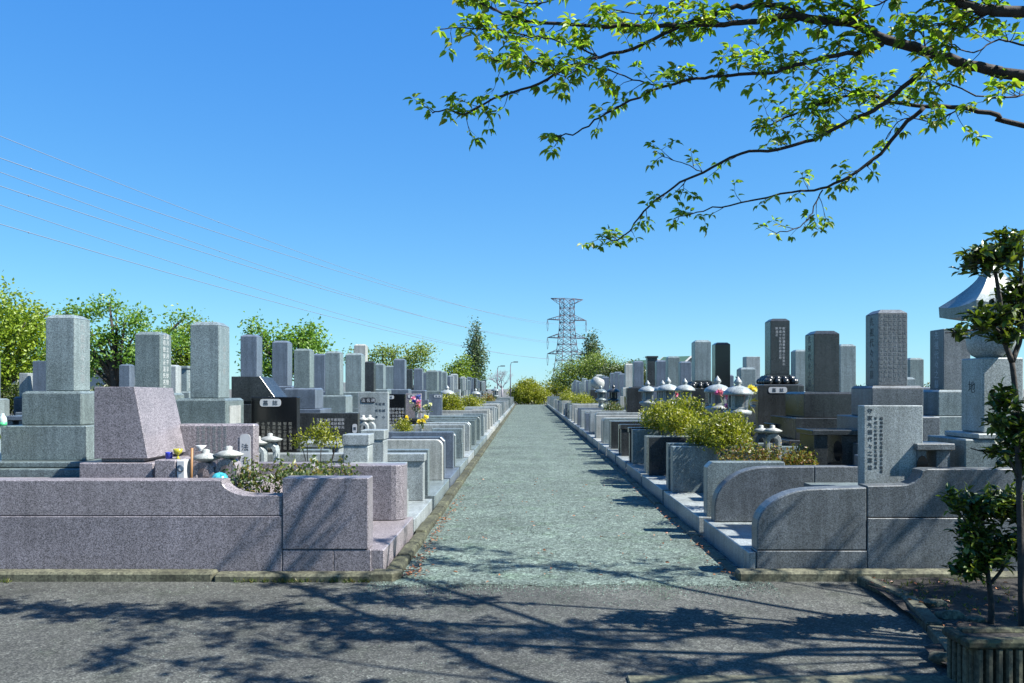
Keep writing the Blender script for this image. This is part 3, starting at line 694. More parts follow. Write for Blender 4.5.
# pagoda-like stone tower
root = thing('stone_tower', (4.31, 7.42, .62), 'stone tower with sweeping roof and round body beside the small tree', 'stone tower')
x, y = 4.31, 7.42
m = MB(); m.box(x-.40, x+.9, y-.28, y+.40, .62, 1.15, .01); m.build('base_stone', G['mid'], root)
m = MB(); m.box(x-.29, x+.29, y-.29, y+.29, 1.153, 1.20, .008); m.build('step', G['light'], root)
m = MB(); m.box(x-.185, x+.185, y-.185, y+.185, 1.203, 1.885, .012); bl = m.build('block', G['light'], root)
letters('character', ['地'], .12, M_ink, bl, (x-.1855, y, 1.62), 'x-')
m = MB(); m.lathe([(.12, 1.885), (.17, 1.915), (.205, 1.98), (.212, 2.06), (.20, 2.13), (.15, 2.20), (.12, 2.25)], (x, y, 0), 28); m.build('round_body', G['light'], root)
m = MB(); n = 8; rings = []
for k in range(n+1):
    t_ = k/n; hw_ = .25*(1-t_)**1.35 + .075; z = 2.36 + .30*t_; ring = []
    for (sx, sy), (tx, ty) in zip([(-1,-1),(1,-1),(1,1),(-1,1)], [(1,-1),(1,1),(-1,1),(-1,-1)]):
        for q in range(6):
            f = q/6; px_, py_ = sx+(tx-sx)*f, sy+(ty-sy)*f
            ring.append(m.bm.verts.new((x+px_*hw_, y+py_*hw_, z + .03*(abs(2*f-1)**2.2)*(1-t_))))
    rings.append(ring)
low = [m.bm.verts.new((v.co.x*.985+x*.015, v.co.y*.985+y*.015, v.co.z-.10)) for v in rings[0]]
bot = [m.bm.verts.new(((v.co.x-x)*.55+x, (v.co.y-y)*.55+y, 2.245)) for v in rings[0]]
allr = [bot, low] + rings
for A, B_ in zip(allr, allr[1:]):
    for k in range(24): m.bm.faces.new((A[k], A[(k+1)%24], B_[(k+1)%24], B_[k]))
m.bm.faces.new(bot[::-1]); m.bm.faces.new(rings[-1])
m.build('roof', G['mid'], root)
m = MB(); m.lathe([(.07, 2.655), (.085, 2.69), (.08, 2.72), (.045, 2.735), (.07, 2.77), (.08, 2.81), (.05, 2.86), (0, 2.89)], (x, y, 0), 20); m.build('finial', G['light'], root)

tomb(1, 4.31, 9.60, 2.54, .35, .90, G['speck'], 'tall speckled shaft covered in fine writing behind the pale inscribed tablet', GR, base=G['speck'], z0=.55, tiers=3, text=[('y-', kcols(rng, 6, 15, 16), .044, M_dim), ('x-', ['先祖代々之墓'], .11, M_ink)], wide=.98)
tomb(1, 4.30, 11.66, 2.44, .37, .88, G['dark'], 'blank dark charcoal shaft on two wide dark base stones', GR, base=G['dark'], z0=.55, tiers=3, text=[('x-', ['先祖代々之墓'], .11, M_ink)], wide=1.25)
tomb(1, 4.30, 13.75, 2.80, .33, .95, G['dark'], 'dark shaft with white writing standing on a petal-carved pedestal', GR, base=G['dark'], z0=.55, tiers=3, lotus=True, text=[('y-', ['正誠', '釈浄光妙蓮華智徳心安楽永', '平成十五年月日建立寿', '釈清正'][1:], .048, M_white)], wide=1.2)
tomb(1, 4.30, 15.7, 2.02, .30, .5, G['mid'], 'low grey stone beside the petal-carved pedestal', GR, z0=.55)
tomb(1, 4.28, 17.65, 2.62, .33, .98, G['black'], 'polished jet black shaft rising above the domed lanterns', GR, base=G['dark'], z0=.55, tiers=3); bpy.context.scene.objects[-1]
tomb(1, 4.30, 19.75, 2.80, .40, 1.0, G['mid'], 'tall grey shaft on a petal-carved pedestal beside the polished black one', GR, base=G['dark'], z0=.55, tiers=3, lotus=True)
tomb(1, 4.30, 21.8, 2.35, .30, .8, G['blue'], 'plain bluish shaft hiding behind the tall grey one on a carved pedestal', GR, z0=.55)
tomb(1, 4.30, 23.6, 2.56, .36, .9, G['green'], 'greenish grey shaft in front of the gable of the green-roofed house', GR, z0=.55)
tomb(1, 4.30, 25.7, 2.52, .33, .85, G['blue'], 'bluish grey shaft between the greenish one and the flat-capped one', GR, z0=.55)
tomb(1, 4.25, 27.3, 2.72, .34, 1.0, G['dark'], 'dark flat-capped shaft in front of the green-roofed houses', GR, z0=.55, cap='slab')
tomb(1, 4.30, 31.0, 2.68, .38, 1.0, G['blue'], 'blue-grey shaft next along after the flat-capped one', GR, base=G['dark'], z0=.55)
tomb(1, 4.28, 33.6, 2.66, .33, 1.0, G['pale'], 'pale shaft standing close beside the blue-grey one near the dark evergreen', GR, z0=.55)
tomb(1, 6.0, 11.35, 2.44, .38, .85, G['speck'], 'grey shaft with dark edge between the fine-written one and the stone tower', GR, base=G['mid'], z0=.5, tiers=3, cap='flat', text=[('x-', ['先祖代々之墓'], .12, M_letter)])
tomb(1, 6.0, 15.1, 2.44, .30, .9, G['mid'], 'grey shaft showing behind the blank charcoal one', GR, z0=.5, tiers=3)
tomb(1, 6.0, 17.6, 2.46, .30, .9, G['mid'], 'grey shaft between the petal-pedestal shaft and the blank charcoal one', GR, z0=.5, tiers=3)
tomb(1, 6.0, 21.4, 2.46, .37, .75, G['light'], 'pale greenish free-standing shaft between the black and the petal-pedestal shafts', GR, z0=.5, tiers=3, cap='flat')
tomb(1, 10.0, 20.7, 2.40, .36, .75, G['green'], 'small greenish shaft far behind, between the fine-written shaft and the dark-edged one', GR, base=G['blue'], z0=.4, tiers=3)
tomb(1, 5.9, 23.6, 2.02, .32, .5, G['blue'], 'small bluish block peeping out behind the lantern with the finial', GR, z0=.5, tiers=3)
tomb(1, 8.0, 17.0, 1.85, .36, .4, G['mid'], 'low grey block under the petal-pedestal shaft, at the back', GR, z0=.5, tiers=3)
rng = random.Random(31)
yy = 36.0; i = 0
while yy < 76:
    c = rng.choice(['blue', 'mid', 'light', 'green', 'pale', 'blue']); w = rng.uniform(.3, .4)
    top = rng.choice([2.5, 2.42, 2.36, 2.3, 2.2]) - (yy-36)*.004
    lab = f'{adj[c]} shaft, {ORD[i]} in the receding row after the pale one near the dark evergreen' if i < 8 else 'tiny grey shaft near the far end of the receding row below the pylon'
    if abs(yy - 42.6) > 1.0:
        tomb(1, 4.3, yy, top, w, rng.uniform(.8, .95), G[c], lab, GR if i < 8 else 'far end gravestones below the pylon', z0=.55, detail=False); i += 1
    yy += rng.uniform(1.85, 2.15)
# barrel-shaped modern stone
root = thing('gravestone', (3.75, 42.6, .5), 'modern gravestone with a tilted barrel-shaped stone on a block', 'gravestone', GR)
m = MB(); m.box(3.35, 4.15, 42.3, 43.0, .5, 1.55, .01); m.build('base_stone', G['dark'], root)
m = MB(); m.lathe([(0, 0), (.26, 0), (.36, .18), (.38, .32), (.34, .48), (.24, .60), (0, .62)], (0, 0, 0), 22)
bmesh.ops.rotate(m.bm, cent=(0, 0, .3), matrix=Matrix.Rotation(R(25), 3, 'Y'), verts=m.bm.verts); bmesh.ops.translate(m.bm, vec=(3.75, 42.6, 1.6), verts=m.bm.verts); m.build('barrel_stone', G['pale'], root)

Y = 7.2
tablet(PX(864, Y), PX(923, Y), Y, .62, PZ(405.5, Y), G['light'], 'pale inscribed tablet with black columns of writing beside the curved wall', ['昭和四年釈浄光信士俗名正蓮寿', '平成七年釈妙清信女俗名智永'], .030, M_ink, offx=-.135, offz=.06, lead=1.7, pitch=1.22)
letters('inscription', ['守家先祖代々之霊位'], .046, M_ink, [o for o in SC.objects if o.name.startswith('slab')][-1], (PX(870, Y), Y-.0005, PZ(439, Y)), 'y-', 1.38)
Y = 12.75
tablet(PX(758, Y), PX(799, Y), Y, .55, PZ(385, Y), G['dark'], 'dark tablet with a white plate in front of the petal-pedestal shaft', None, plate=(PX(768.5, Y), PX(787, Y), PZ(393, Y), PZ(387, Y)), platetext='墓誌', offx=.0)
letters('inscription', ['昭和年月'], .07, M_letter, [o for o in SC.objects if o.name.startswith('slab')][-1], (PX(794.5, Y), Y-.0005, PZ(404, Y)), 'y-', 1.3)
Y = 24.3
tablet(PX(627, Y), PX(652, Y), Y, .55, PZ(388, Y), G['dark'], 'broad dark slab standing behind the small lanterns', None, th=.3)

# ------------------------------------------------------------------ stone lanterns
GLN = 'stone lanterns among the graves'
def lantern(x, y, top, mat, label, s=1.0, z0=.55, slim=False):
    root = thing('stone_lantern', (x, y, z0), label, 'stone lantern', GLN)
    hr = .21*s; H_ = top
    m = MB(); m.lathe([(.0, H_), (.012*s, H_-.015*s), (.03*s, H_-.045*s), (.055*s, H_-.075*s), (.06*s, H_-.10*s), (.03*s, H_-.125*s), (.05*s, H_-.135*s)], (x, y, 0), 14); m.build('finial', mat, root)
    m = MB(); m.lathe([(.0, H_-.13*s), (.05*s, H_-.137*s), (.13*s, H_-.165*s), (.19*s, H_-.21*s), (hr, H_-.245*s), (hr, H_-.265*s), (.17*s, H_-.27*s), (.0, H_-.272*s)], (x, y, 0), 24); m.build('roof', mat, root)
    zb = H_-.272*s
    m = MB()   # fire box: four corner pillars round dark openings
    for sx in (-1, 1):
        for sy in (-1, 1): m.box(x+sx*.075*s, x+sx*.115*s, y+sy*.075*s if sy > 0 else y-.115*s, y+.115*s if sy > 0 else y-.075*s, zb-.17*s, zb-.001, 0)
    m.box(x-.11*s, x+.11*s, y-.11*s, y+.11*s, zb-.195*s, zb-.17*s, .003); m.box(x-.05*s, x+.05*s, y-.05*s, y+.05*s, zb-.17*s, zb-.001, 0); m.build('fire_box', mat, root)
    zb -= .196*s
    m = MB(); m.lathe([(.11*s, zb), (.19*s, zb-.03*s), (.185*s, zb-.07*s), (.10*s, zb-.12*s), (.075*s, zb-.16*s), (.075*s, zb-.26*s), (.10*s, zb-.28*s), (.10*s, zb-.30*s), (.075*s, zb-.32*s), (.075*s, max(z0+.08, zb-.5*s)), (.17*s, z0+.07), (.18*s, z0)], (x, y, 0), 20); m.build('pedestal', mat, root)
    return root
for x, Y, ty, c, lab, s in [
  (2.98, 11.3, 376, 'light', 'largest domed stone lantern, beside the dark tablet with a white plate', 1.0),
  (3.0, 12.6, 375.5, 'light', 'domed lantern half hidden behind the largest one, above the golden shrub', 1.0),
  (3.0, 15.2, 378, 'light', 'domed lantern above the middle of the golden shrub', .92),
  (3.0, 17.0, 377, 'light', 'wide-domed lantern at the far edge of the golden shrub', 1.1),
  (3.05, 18.0, 380, 'light', 'domed lantern showing behind the wide-domed one', .95),
  (3.0, 19.9, 380, 'light', 'pale lantern standing clear just past the golden shrub', 1.1),
  (3.0, 27.8, 384, 'dark', 'small dark-bodied lantern behind a pale stub wall, nearer of two', 1.1),
  (3.0, 32.5, 385, 'mid', 'small grey lantern beside the barrel-shaped stone, farther of two', 1.15),
  (-2.85, 28.6, 385, 'light', 'domed lantern rising behind the round golden bush', 1.25),
  (-2.85, 44.5, 388, 'light', 'small pale lantern in the receding row past the round golden bush', 1.3),
  (-2.45, 62.0, 385.5, 'mid', 'distant flat-roofed lantern before the far round bush', 1.6)]:
    lantern(x, Y, PZ(ty, Y), G[c], lab, s)

# low black vase-and-table furniture ----------------------------------------------
def offering_table(x0, x1, y0, y1, z0, z1, mat, label, oval=None, group='offering tables before the gravestones'):
    root = thing('offering_table', ((x0+x1)/2, y0, z0), label, 'offering table', group)
    m = MB(); m.box(x0, x1, y0, y1, z0, z0+(z1-z0)*.3, .006); m.build('foot', mat, root)
    m = MB(); wq = (x1-x0); zz = z0+(z1-z0)*.3
    m.box(x0+wq*.03, x0+wq*.30, y0+.03, y1-.03, zz+.001, z1-.06, .005); m.box(x1-wq*.42, x1-wq*.03, y0+.03, y1-.03, zz+.001, z1-.06, .005); m.build('block', mat, root)
    m = MB(); m.box(x0-.015, x1+.015, y0-.01, y1, z1-.058, z1, .006); m.build('table_top', mat, root)
    if oval:
        xo, zo = x0+wq*oval, (zz+z1-.06)/2; hh = (z1-.06-zz)
        m = MB(); pts = [(xo+.05*math.cos(R(a)), zo+hh*.33*math.sin(R(a))) for a in range(0, 360, 20)]
        m.prism(pts, 'y', y0+.022, y0+.033, 0); m.build('painted_opening', G['black'], root)  # flat black oval paints the shade of an opening in the block
    return root
offering_table(PX(918, 7.15), PX(953, 7.15), 7.15, 7.5, .62, PZ(441.5, 7.15)-.02, G['speck'], 'speckled offering table with a dark oval opening painted in black before the stone tower', .17)
offering_table(PX(812, 9.3), PX(862, 9.3), 9.25, 9.8, .52, PZ(430, 9.3), G['dark'], 'dark polished offering table beside the pale inscribed tablet', .5)
offering_table(PX(775, 11.9), PX(803, 11.9), 11.9, 12.4, .52, PZ(424, 11.9), G['black'], 'polished black incense stand in front of the blank charcoal shaft', None)
offering_table(PX(5, 10.6), PX(26, 10.6), 10.6, 11.0, .5, PZ(416, 10.6), G['blue'], 'dark blue offering table at the picture edge with bowls', None)
offering_table(-3.1, -2.55, 10.9, 11.4, .55, PZ(443, 10.9), G['light'], 'pale low offering table behind the thin-trunked bush', .8)
offering_table(-2.9, -2.45, 17.8, 18.3, .55, .95, G['dark'], 'dark offering table under the black tablet with white writing', None)
def stand(x, y, z0, top, r, mat, label, hat=True, group='mushroom-shaped stone vases'):
    root = thing('stone_vase', (x, y, z0), label, 'stone vase', group)
    m = MB(); zt = top - .11
    pts = [(x-.10, z0), (x-.10, zt-.10)] + [(x-.10*math.cos(R(a)), zt-.10+.10*math.sin(R(a))) for a in (30, 60, 90, 120, 150)] + [(x+.10, zt-.10), (x+.10, z0), (x+.055, z0), (x+.055, zt-.11)] + [(x+.055*math.cos(R(a)), zt-.11+.05*math.sin(R(a))) for a in (40, 90, 140)] + [(x-.055, zt-.11), (x-.055, z0)]
    m.prism(pts, 'y', y-.07, y+.07, .004); m.build('arched_stand', mat, root)
    m = MB(); m.lathe([(.05, zt-.005), (r*.9, zt+.02), (r, zt+.035), (r*.55, zt+.06), (.03, zt+.075), (.035, zt+.10), (.015, zt+.11), (0, zt+.11)], (x, y, 0), 18); m.build('lid', G['pale'] if hat else mat, root)
    return root
stand(PX(206, 7.3), 7.3, .70, PZ(449, 7.3), .135, G['pink'], 'mushroom-lidded stone vase nearer the pink slanted stone')
stand(PX(228, 7.3), 7.32, .70, PZ(446, 7.3), .135, G['pink'], 'mushroom-lidded stone vase beside the white upright plate')
stand(PX(772.5, 10.8), 10.8, .52, PZ(425, 10.8), .13, G['pale'], 'small pale mushroom lantern behind the reddish shrub')
stand(PX(761, 10.9), 10.9, .52, PZ(425, 10.9), .12, G['blue'], 'small bluish mushroom lantern behind the reddish shrub')
stand(PX(258, 9.6), 9.6, .55, PZ(436, 9.6), .13, G['light'], 'pale vase with lid next to the pink tablet edge')
stand(PX(270, 9.7), 9.7, .55, PZ(433, 9.7), .15, G['light'], 'wide-lidded pale vase before the black tablet')
stand(PX(363, 14.0), 14.0, .55, PZ(415, 14.0), .10, G['light'], 'slim pale vase before the blue-grey tablet, nearer the gatepost', group='slim vases')
stand(PX(368.5, 14.0), 14.1, .55, PZ(415, 14.0), .10, G['light'], 'slim pale vase before the blue-grey tablet, second of the two', group='slim vases')
# incense block with round crest in the pink plot
root = thing('incense_block', (PX(168, 7.2), 7.2, .7), 'pink incense block with a white round-crested plate', 'incense burner')
m = MB(); m.box(PX(157, 7.2), PX(178, 7.2), 7.15, 7.5, .70, PZ(459.5, 7.2), .008); m.build('block', G['pink'], root)
m = MB(); m.box(PX(179, 7.2), PX(187, 7.2), 7.15, 7.3, .70, PZ(460, 7.2), .006); b_ = m.build('plate_stone', M_white, root)
m = MB(); m.lathe([(.022, 0), (.032, 0), (.032, .003), (.022, .003)], (0, 0, 0), 18); bmesh.ops.rotate(m.bm, cent=(0, 0, 0), matrix=Matrix.Rotation(R(90), 3, 'X'), verts=m.bm.verts)
bmesh.ops.translate(m.bm, vec=(PX(183, 7.2), 7.148, PZ(468, 7.2)), verts=m.bm.verts); m.build('crest', G['blue'], b_)
def cup(name, x, y, z, prof, mat, label, cat):
    m = MB(); m.lathe(prof, (x, y, z), 18); return tag(m.build(name, mat, None, (x, y, z)), label, cat)
z_ = PZ(459.5, 7.2)
cup('cup', PX(165, 7.2), 7.28, z_, [(0, 0), (.028, 0), (.032, .05), (.032, .06), (.027, .06), (.026, .02), (0, .015)], M_bluecup, 'small bright blue cup on the pink incense block', 'cup')
cup('glass', PX(174, 7.2), 7.28, z_, [(0, 0), (.025, 0), (.009, .015), (.009, .035), (.035, .055), (.042, .09), (.038, .09), (.03, .06), (0, .045)], M_amber, 'yellow-green stemmed glass next to the blue cup', 'glass')
cup('glass_ball', PX(219, 7.12), 7.14, .78, [(0, -.08), (.05, -.065), (.075, -.03), (.08, 0), (.075, .03), (.05, .065), (0, .08)], M_greenball, 'green and blue glass ball between the two mushroom vases', 'ball')
cup('bowl', PX(201, 7.3), 7.3, PZ(451, 7.3), [(0, 0), (.03, 0), (.012, .015), (.05, .05), (.045, .05), (0, .02)], M_white, 'little white offering bowl on the mushroom vase lid', 'bowl')
m = MB(); m.tube([(PX(191, 7.1), 7.1, .70), (PX(192, 7.1), 7.1, PZ(448, 7.1))], .012, 8); tag(m.build('stick', M_wood, None, (PX(191, 7.1), 7.1, .70)), 'brown wooden stick standing by the mushroom vases', 'stick')
root = thing('bottle', (PX(34, 8.2), 8.2, PZ(427, 8.2)), 'clear plastic bottle on the grey base stone edge', 'bottle')
x, y, z = root.location
m = MB(); m.lathe([(0, 0), (.035, 0), (.036, .09), (.03, .11), (.014, .13), (.014, .145), (0, .145)], (x, y, z), 14); m.build('body', M_bottle, root)
m = MB(); m.lathe([(.037, .02), (.0375, .02), (.0375, .055), (.037, .055)], (x, y, z), 14); m.build('wrapper', M_cap, root)
root.location.y = 8.18; root.location.z = 1.205; root.location.x = -5.36
# slab steps and low stones of the plot beside the pink wall
root = thing('grave_enclosure', (-6.2, 7.5, 0), 'greenish tiered platform under the big three-tier gravestone', 'grave enclosure', GE)
m = MB(); m.box(-9.5, -4.35, 8.0, 9.5, 0, .80, .01); m.box(-9.4, -4.42, 8.1, 9.4, .803, .86, .01); m.build('terrace', G['green'], root)

# ------------------------------------------------------------------ flowers in holders
def bouquet(x, y, z, mats, s, label, n=5, holder=None, seed=0):
    rng = random.Random(seed); root = thing('flower_bouquet', (x, y, z), label, 'flowers', 'grave flowers in vases')
    m = MB(); m.lathe([(0, 0), (.04*s, 0), (.03*s, .05*s), (.045*s, .2*s), (.055*s, .21*s), (.04*s, .21*s), (0, .1*s)], (x, y, z), 12); m.build('vase', holder or G['light'], root)
    tips = []
    m = MB()
    for k in range(n):
        e = Vector((x+rng.uniform(-.13, .13)*s, y+rng.uniform(-.1, .1)*s, z+rng.uniform(.35, .6)*s)); tips.append(e)
        m.tube([(x, y, z+.15*s), Vector((x, y, z+.15*s)).lerp(e, .5), e], .005*s, 5)
    m.build('stems', M_stem, root)
    for k, e in enumerate(tips):
        V, Fc = [], []
        for q in range(26): quad_leaf(V, Fc, e, .085*s, .05*s, rng, Vector((0, 0, .4)))
        pyd('blossom', V, Fc, mats[k % len(mats)], root)
    V, Fc = [], []
    for q in range(26): quad_leaf(V, Fc, Vector((x+rng.uniform(-.1,.1)*s, y+rng.uniform(-.08,.08)*s, z+rng.uniform(.22,.45)*s)), .11*s, .04*s, rng)
    pyd('greenery', V, Fc, M_low, root); return root
bouquet(-2.62, 19.0, .85, [M_pinkf, M_bluef, M_pinkf, M_whitef], .95, 'pink and blue flowers standing before the pinkish tablet', 6, seed=1)
bouquet(PX(401, 17.4), 17.3, .62, [M_yelf, M_whitef], .95, 'white and yellow flowers at the foot of the black written tablet', 4, seed=2)
bouquet(PX(428, 24), 24, .70, [M_whitef, M_stem], .85, 'white flowers by the blue-grey tablet near the first lantern', 5, seed=3)
bouquet(PX(752, 11.9), 12.3, .95, [M_purpf, M_yelf, M_whitef, M_purpf], 1.15, 'purple, white and yellow flowers beside the largest domed lantern', 6, seed=4)
bouquet(PX(726, 12.2), 12.1, .95, [M_pinkf, M_purpf], 1.0, 'magenta flowers between the two front domed lanterns', 4, seed=5)
bouquet(PX(674, 17.4), 17.5, .95, [M_pinkf, M_whitef], 1.1, 'pale pink flowers beside the wide-domed lantern', 4, seed=6)
bouquet(PX(0, 8.1)-.02, 8.0, .80, [M_whitef, M_stem], .75, 'white and green flowers at the picture edge before the three-tier stone', 5, seed=7)
bouquet(PX(374, 9.9)-.25, 16.2, .62, [M_yelf, M_yelf], .8, 'yellow flowers beside the pale blue-grey tablet', 3, seed=8)

# ------------------------------------------------------------------ shrubs in the plots
SG = 'clipped shrubs in the plots'
shrub('shrub', [(2.62, 13.6, 1.03, .34, .4, .25), (2.8, 14.4, 1.14, .42, .5, .29), (2.45, 15.0, 1.06, .3, .4, .24)], 4400, .06, M_shrub, 'golden green clipped shrub spreading behind the grey stub walls', group=SG, seed=2, zb=.5, stems=12)
shrub('shrub', [(2.6, 10.75, 1.02, .28, .35, .25), (2.82, 10.9, 1.0, .25, .3, .24), (2.45, 11.2, .96, .24, .3, .22)], 3200, .05, M_shrub, 'golden green clipped shrub nearest the curved walls', group=SG, seed=3, zb=.5, stems=10)
shrub('shrub', [(2.55, 9.25, .80, .3, .2, .13), (2.95, 9.3, .78, .32, .2, .14), (3.15, 9.3, .76, .2, .2, .12)], 1500, .045, M_red, 'low reddish and yellow shrub over the curved wall', group=SG, seed=4, zb=.5, stems=9)
shrub('shrub', [(-2.35, 7.2, .76, .25, .14, .15), (-2.0, 7.22, .74, .25, .14, .13), (-2.55, 7.25, .78, .16, .14, .17), (-2.12, 7.6, .79, .33, .2, .12), (-1.85, 7.8, .79, .2, .2, .11)], 950, .05, M_low, 'loose low plants with reddish tips in the pink planting bed', group=SG, seed=5, zb=.5, stems=14)
shrub('shrub', [(-2.46, 9.5, 1.04, .15, .14, .13), (-2.7, 9.6, 1.0, .09, .1, .08), (-2.3, 9.6, .98, .08, .1, .09)], 560, .045, M_shrub, 'thin-trunked yellow green bush before the black tablet', group=SG, seed=6, zb=.55, stems=5)
shrub('shrub', [(-2.45, 16.0, .84, .17, .2, .12)], 600, .045, M_shrub, 'small green tuft between the stub walls behind the gateposts', group=SG, seed=7, zb=.55)
shrub('shrub', [(-2.55, 27.2, 1.0, .42, .5, .36)], 2600, .075, M_shrub, 'round golden bush in front of the domed lantern', group=SG, seed=8, zb=.5)
shrub('shrub', [(-2.45, 35.0, .95, .4, .5, .3), (-2.4, 38, .9, .35, .5, .25)], 1800, .085, M_shrub, 'second golden bush along the row, past the round one', group=SG, seed=9, zb=.5)
shrub('shrub', [(-2.3, 47.0, .95, .4, .6, .3)], 900, .1, M_red, 'small reddish green bush by the small pale lantern', group=SG, seed=10, zb=.5)
shrub('shrub', [(2.7, 38.0, .95, .5, .8, .28), (2.75, 40.5, 1.0, .5, .9, .3)], 2400, .09, M_shrub, 'low golden bush below the barrel-shaped stone', group=SG, seed=11, zb=.5)
shrub('shrub', [(2.75, 25.5, .9, .3, .4, .22)], 900, .07, M_low, 'dark green bush between the two pale stub blocks', group=SG, seed=12, zb=.5)
shrub('shrub', [(2.6, 48.0, .95, .5, .9, .35), (2.6, 52.0, 1.0, .5, .9, .4)], 1500, .11, M_shrub, 'distant golden bush near the end of the path', group=SG, seed=13, zb=.4)
shrub('bush', [(-.15, 82.5, 1.15, 1.5, 1.2, 1.2), (.7, 83.0, 1.0, 1.5, 1.2, 1.1), (-.9, 83, .9, 1.0, 1, .95), (.2, 83, 1.9, .9, .8, .8), (1.6, 83.2, .7, .8, .8, .7)], 6500, .2, M_fgold, 'big round yellow green bush closing the end of the gravel path', 'bush', seed=14, zb=0, stems=9)

# ------------------------------------------------------------------ trees in the background
TG = 'trees beyond the graves'
tree('camphor_tree', -23.5, 35, 6.4, [(.0, 0, 4.0, 2.6, 2.2, 1.5), (-1.0, 0, 5.4, 2.0, 1.6, 1.0), (1.9, -.3, 3.6, 1.7, 1.6, 1.3), (-2.0, 0, 3.2, 2.0, 2, 1.6), (1.5, .4, 4.7, 1.5, 1.3, .8), (.6, -.5, 2.4, 2.3, 1.6, 1.0), (2.6, 0, 2.6, 1.1, 1.2, .9)], 15000, .17, M_camphor, 'dense yellow green round-crowned tree at the picture edge', 41, tr=.3, shell=.2, clump=22, spread=.26, cat='tree', group=TG)
tree('cherry_tree', -16.4, 32, 5.2, [(-1.4, 0, 4.6, .9, .8, .25), (.7, 0, 4.35, 1.0, .9, .35), (1.9, 0, 3.6, 1.0, 1.0, .35), (-.5, 0, 3.6, 1.2, 1, .35), (-2.0, 0, 3.3, .8, 1, .5), (1.0, 0, 2.9, 1.1, 1, .35), (2.5, .2, 4.5, .7, .4, .12), (-.2, 0, 4.95, .7, .6, .15), (-1.2, 0, 2.6, .9, .9, .4)], 6000, .15, M_tree, 'open fresh green spreading tree behind the two nearest tall shafts', 42, tr=.17, shell=.1, clump=20, spread=.2, group=TG)
tree('camphor_tree', -18.6, 43, 4.8, [(.3, 0, 4.0, 1.3, 1.2, .9), (-.2, 0, 2.7, 1.3, 1, .9), (1.0, 0, 2.6, 1.0, 1, .9), (.8, 0, 4.7, .9, .8, .5)], 4500, .17, M_camphor, 'small yellow green tree between the greenish shaft and the broad-based tall one', 43, tr=.18, shell=.25, clump=9, group=TG)
tree('leafy_tree', -11.0, 36, 4.6, [(-1.0, 0, 3.9, .6, .6, .45), (.4, 0, 3.7, 1.2, 1, .6), (1.3, 0, 3.5, .8, .8, .55), (-.6, 0, 2.8, 1.2, 1, .8), (1.0, 0, 2.6, 1.0, 1, .8), (-1.2, 0, 4.5, .25, .25, .3), (1.1, 0, 4.2, .6, .5, .3)], 5000, .17, M_tree, 'big-leaved green tree showing between the two bluish shafts', 44, tr=.15, shell=.2, clump=8, group=TG)
tree('leafy_tree', -11.0, 62, 4.7, [(-1.9, 0, 4.0, 1.5, 1, .5), (.4, 0, 4.3, 1.5, 1, .5), (2.4, 0, 4.0, 1.4, 1, .6), (3.0, 0, 4.6, .8, .7, .35), (.8, 0, 3.0, 2.6, 1.3, .8)], 4500, .2, M_spring, 'feathery pale green tree peeping over the wide grey shaft', 45, tr=.15, shell=.15, clump=8, group=TG)
tree('conifer_tree', -5.9, 92, 9.3, [(0, 0, 8.6, .32, .32, .8), (0, 0, 7.5, .65, .65, .9), (.0, 0, 6.2, .95, .95, 1.0), (.05, 0, 5.0, 1.15, 1.1, 1.0), (0, 0, 3.7, 1.25, 1.2, 1.1), (0, 0, 2.2, 1.2, 1.2, 1.1)], 4200, .26, M_pine, 'tall slender conifer standing at the end of the receding row', 46, tr=.15, shell=.2, clump=7, group=TG)
tree('leafy_tree', -7.6, 90, 4.8, [(-.6, 0, 3.6, 1.1, .9, .9), (.4, 0, 4.5, .8, .8, .7), (.2, 0, 3.0, 1.5, 1, .9)], 2600, .24, M_camphor, 'olive green tree crouching at the foot of the slender conifer', 47, tr=.12, clump=7, group=TG)
tree('leafy_tree', 7.0, 88, 6.0, [(-2.6, 0, 2.8, 1.5, 1, .9), (-1.0, 0, 4.0, 1.5, 1.2, 1.0), (1.0, 0, 4.6, 1.6, 1.2, .9), (2.4, 0, 3.9, 1.6, 1.2, 1.0), (0, 0, 2.6, 2.6, 1.2, 1.0), (3.2, 0, 2.8, 1.5, 1.2, .8), (-2.9, 0, 4.2, .8, .5, .4), (-3.4, 0, 2.6, 1.2, 1, .9), (-1.9, 0, 3.6, 1.3, 1, .8), (-.4, 0, 1.6, 3.2, 1, .8)], 9500, .2, M_spring, 'airy light green tree at the foot of the pylon', 48, tr=.14, shell=.1, clump=7, spread=.35, group=TG)
tree('conifer_tree', 8.1, 100, 9, [(0, 0, 8.0, .35, .35, .8), (0, 0, 6.7, .9, .8, .9), (0, 0, 5.3, 1.3, 1.2, 1.0), (0, 0, 3.9, 1.5, 1.2, 1.0)], 3000, .3, M_pine, 'pointed conifer behind the airy tree beside the pylon', 49, tr=.15, shell=.2, clump=7, group=TG)
tree('evergreen_tree', 10.4, 86, 4.6, [(-1.2, 0, 3.3, 1.5, 1.2, .8), (.8, 0, 3.5, 1.3, 1.2, .8), (2.0, 0, 3.3, 1.3, 1.2, .9), (.2, 0, 2.4, 2.6, 1.4, .9)], 4200, .24, M_hedge, 'low dark evergreen against the green-roofed house', 50, tr=.14, clump=8, group=TG)
tree('evergreen_tree', 3.4, 92, 2.8, [(-.6, 0, 1.6, 1.2, 1, .9), (.6, 0, 1.5, 1.2, 1, .8)], 1600, .24, M_fgold, 'low golden bush beyond the end of the path under the pylon', 51, tr=.1, clump=7, group=TG)
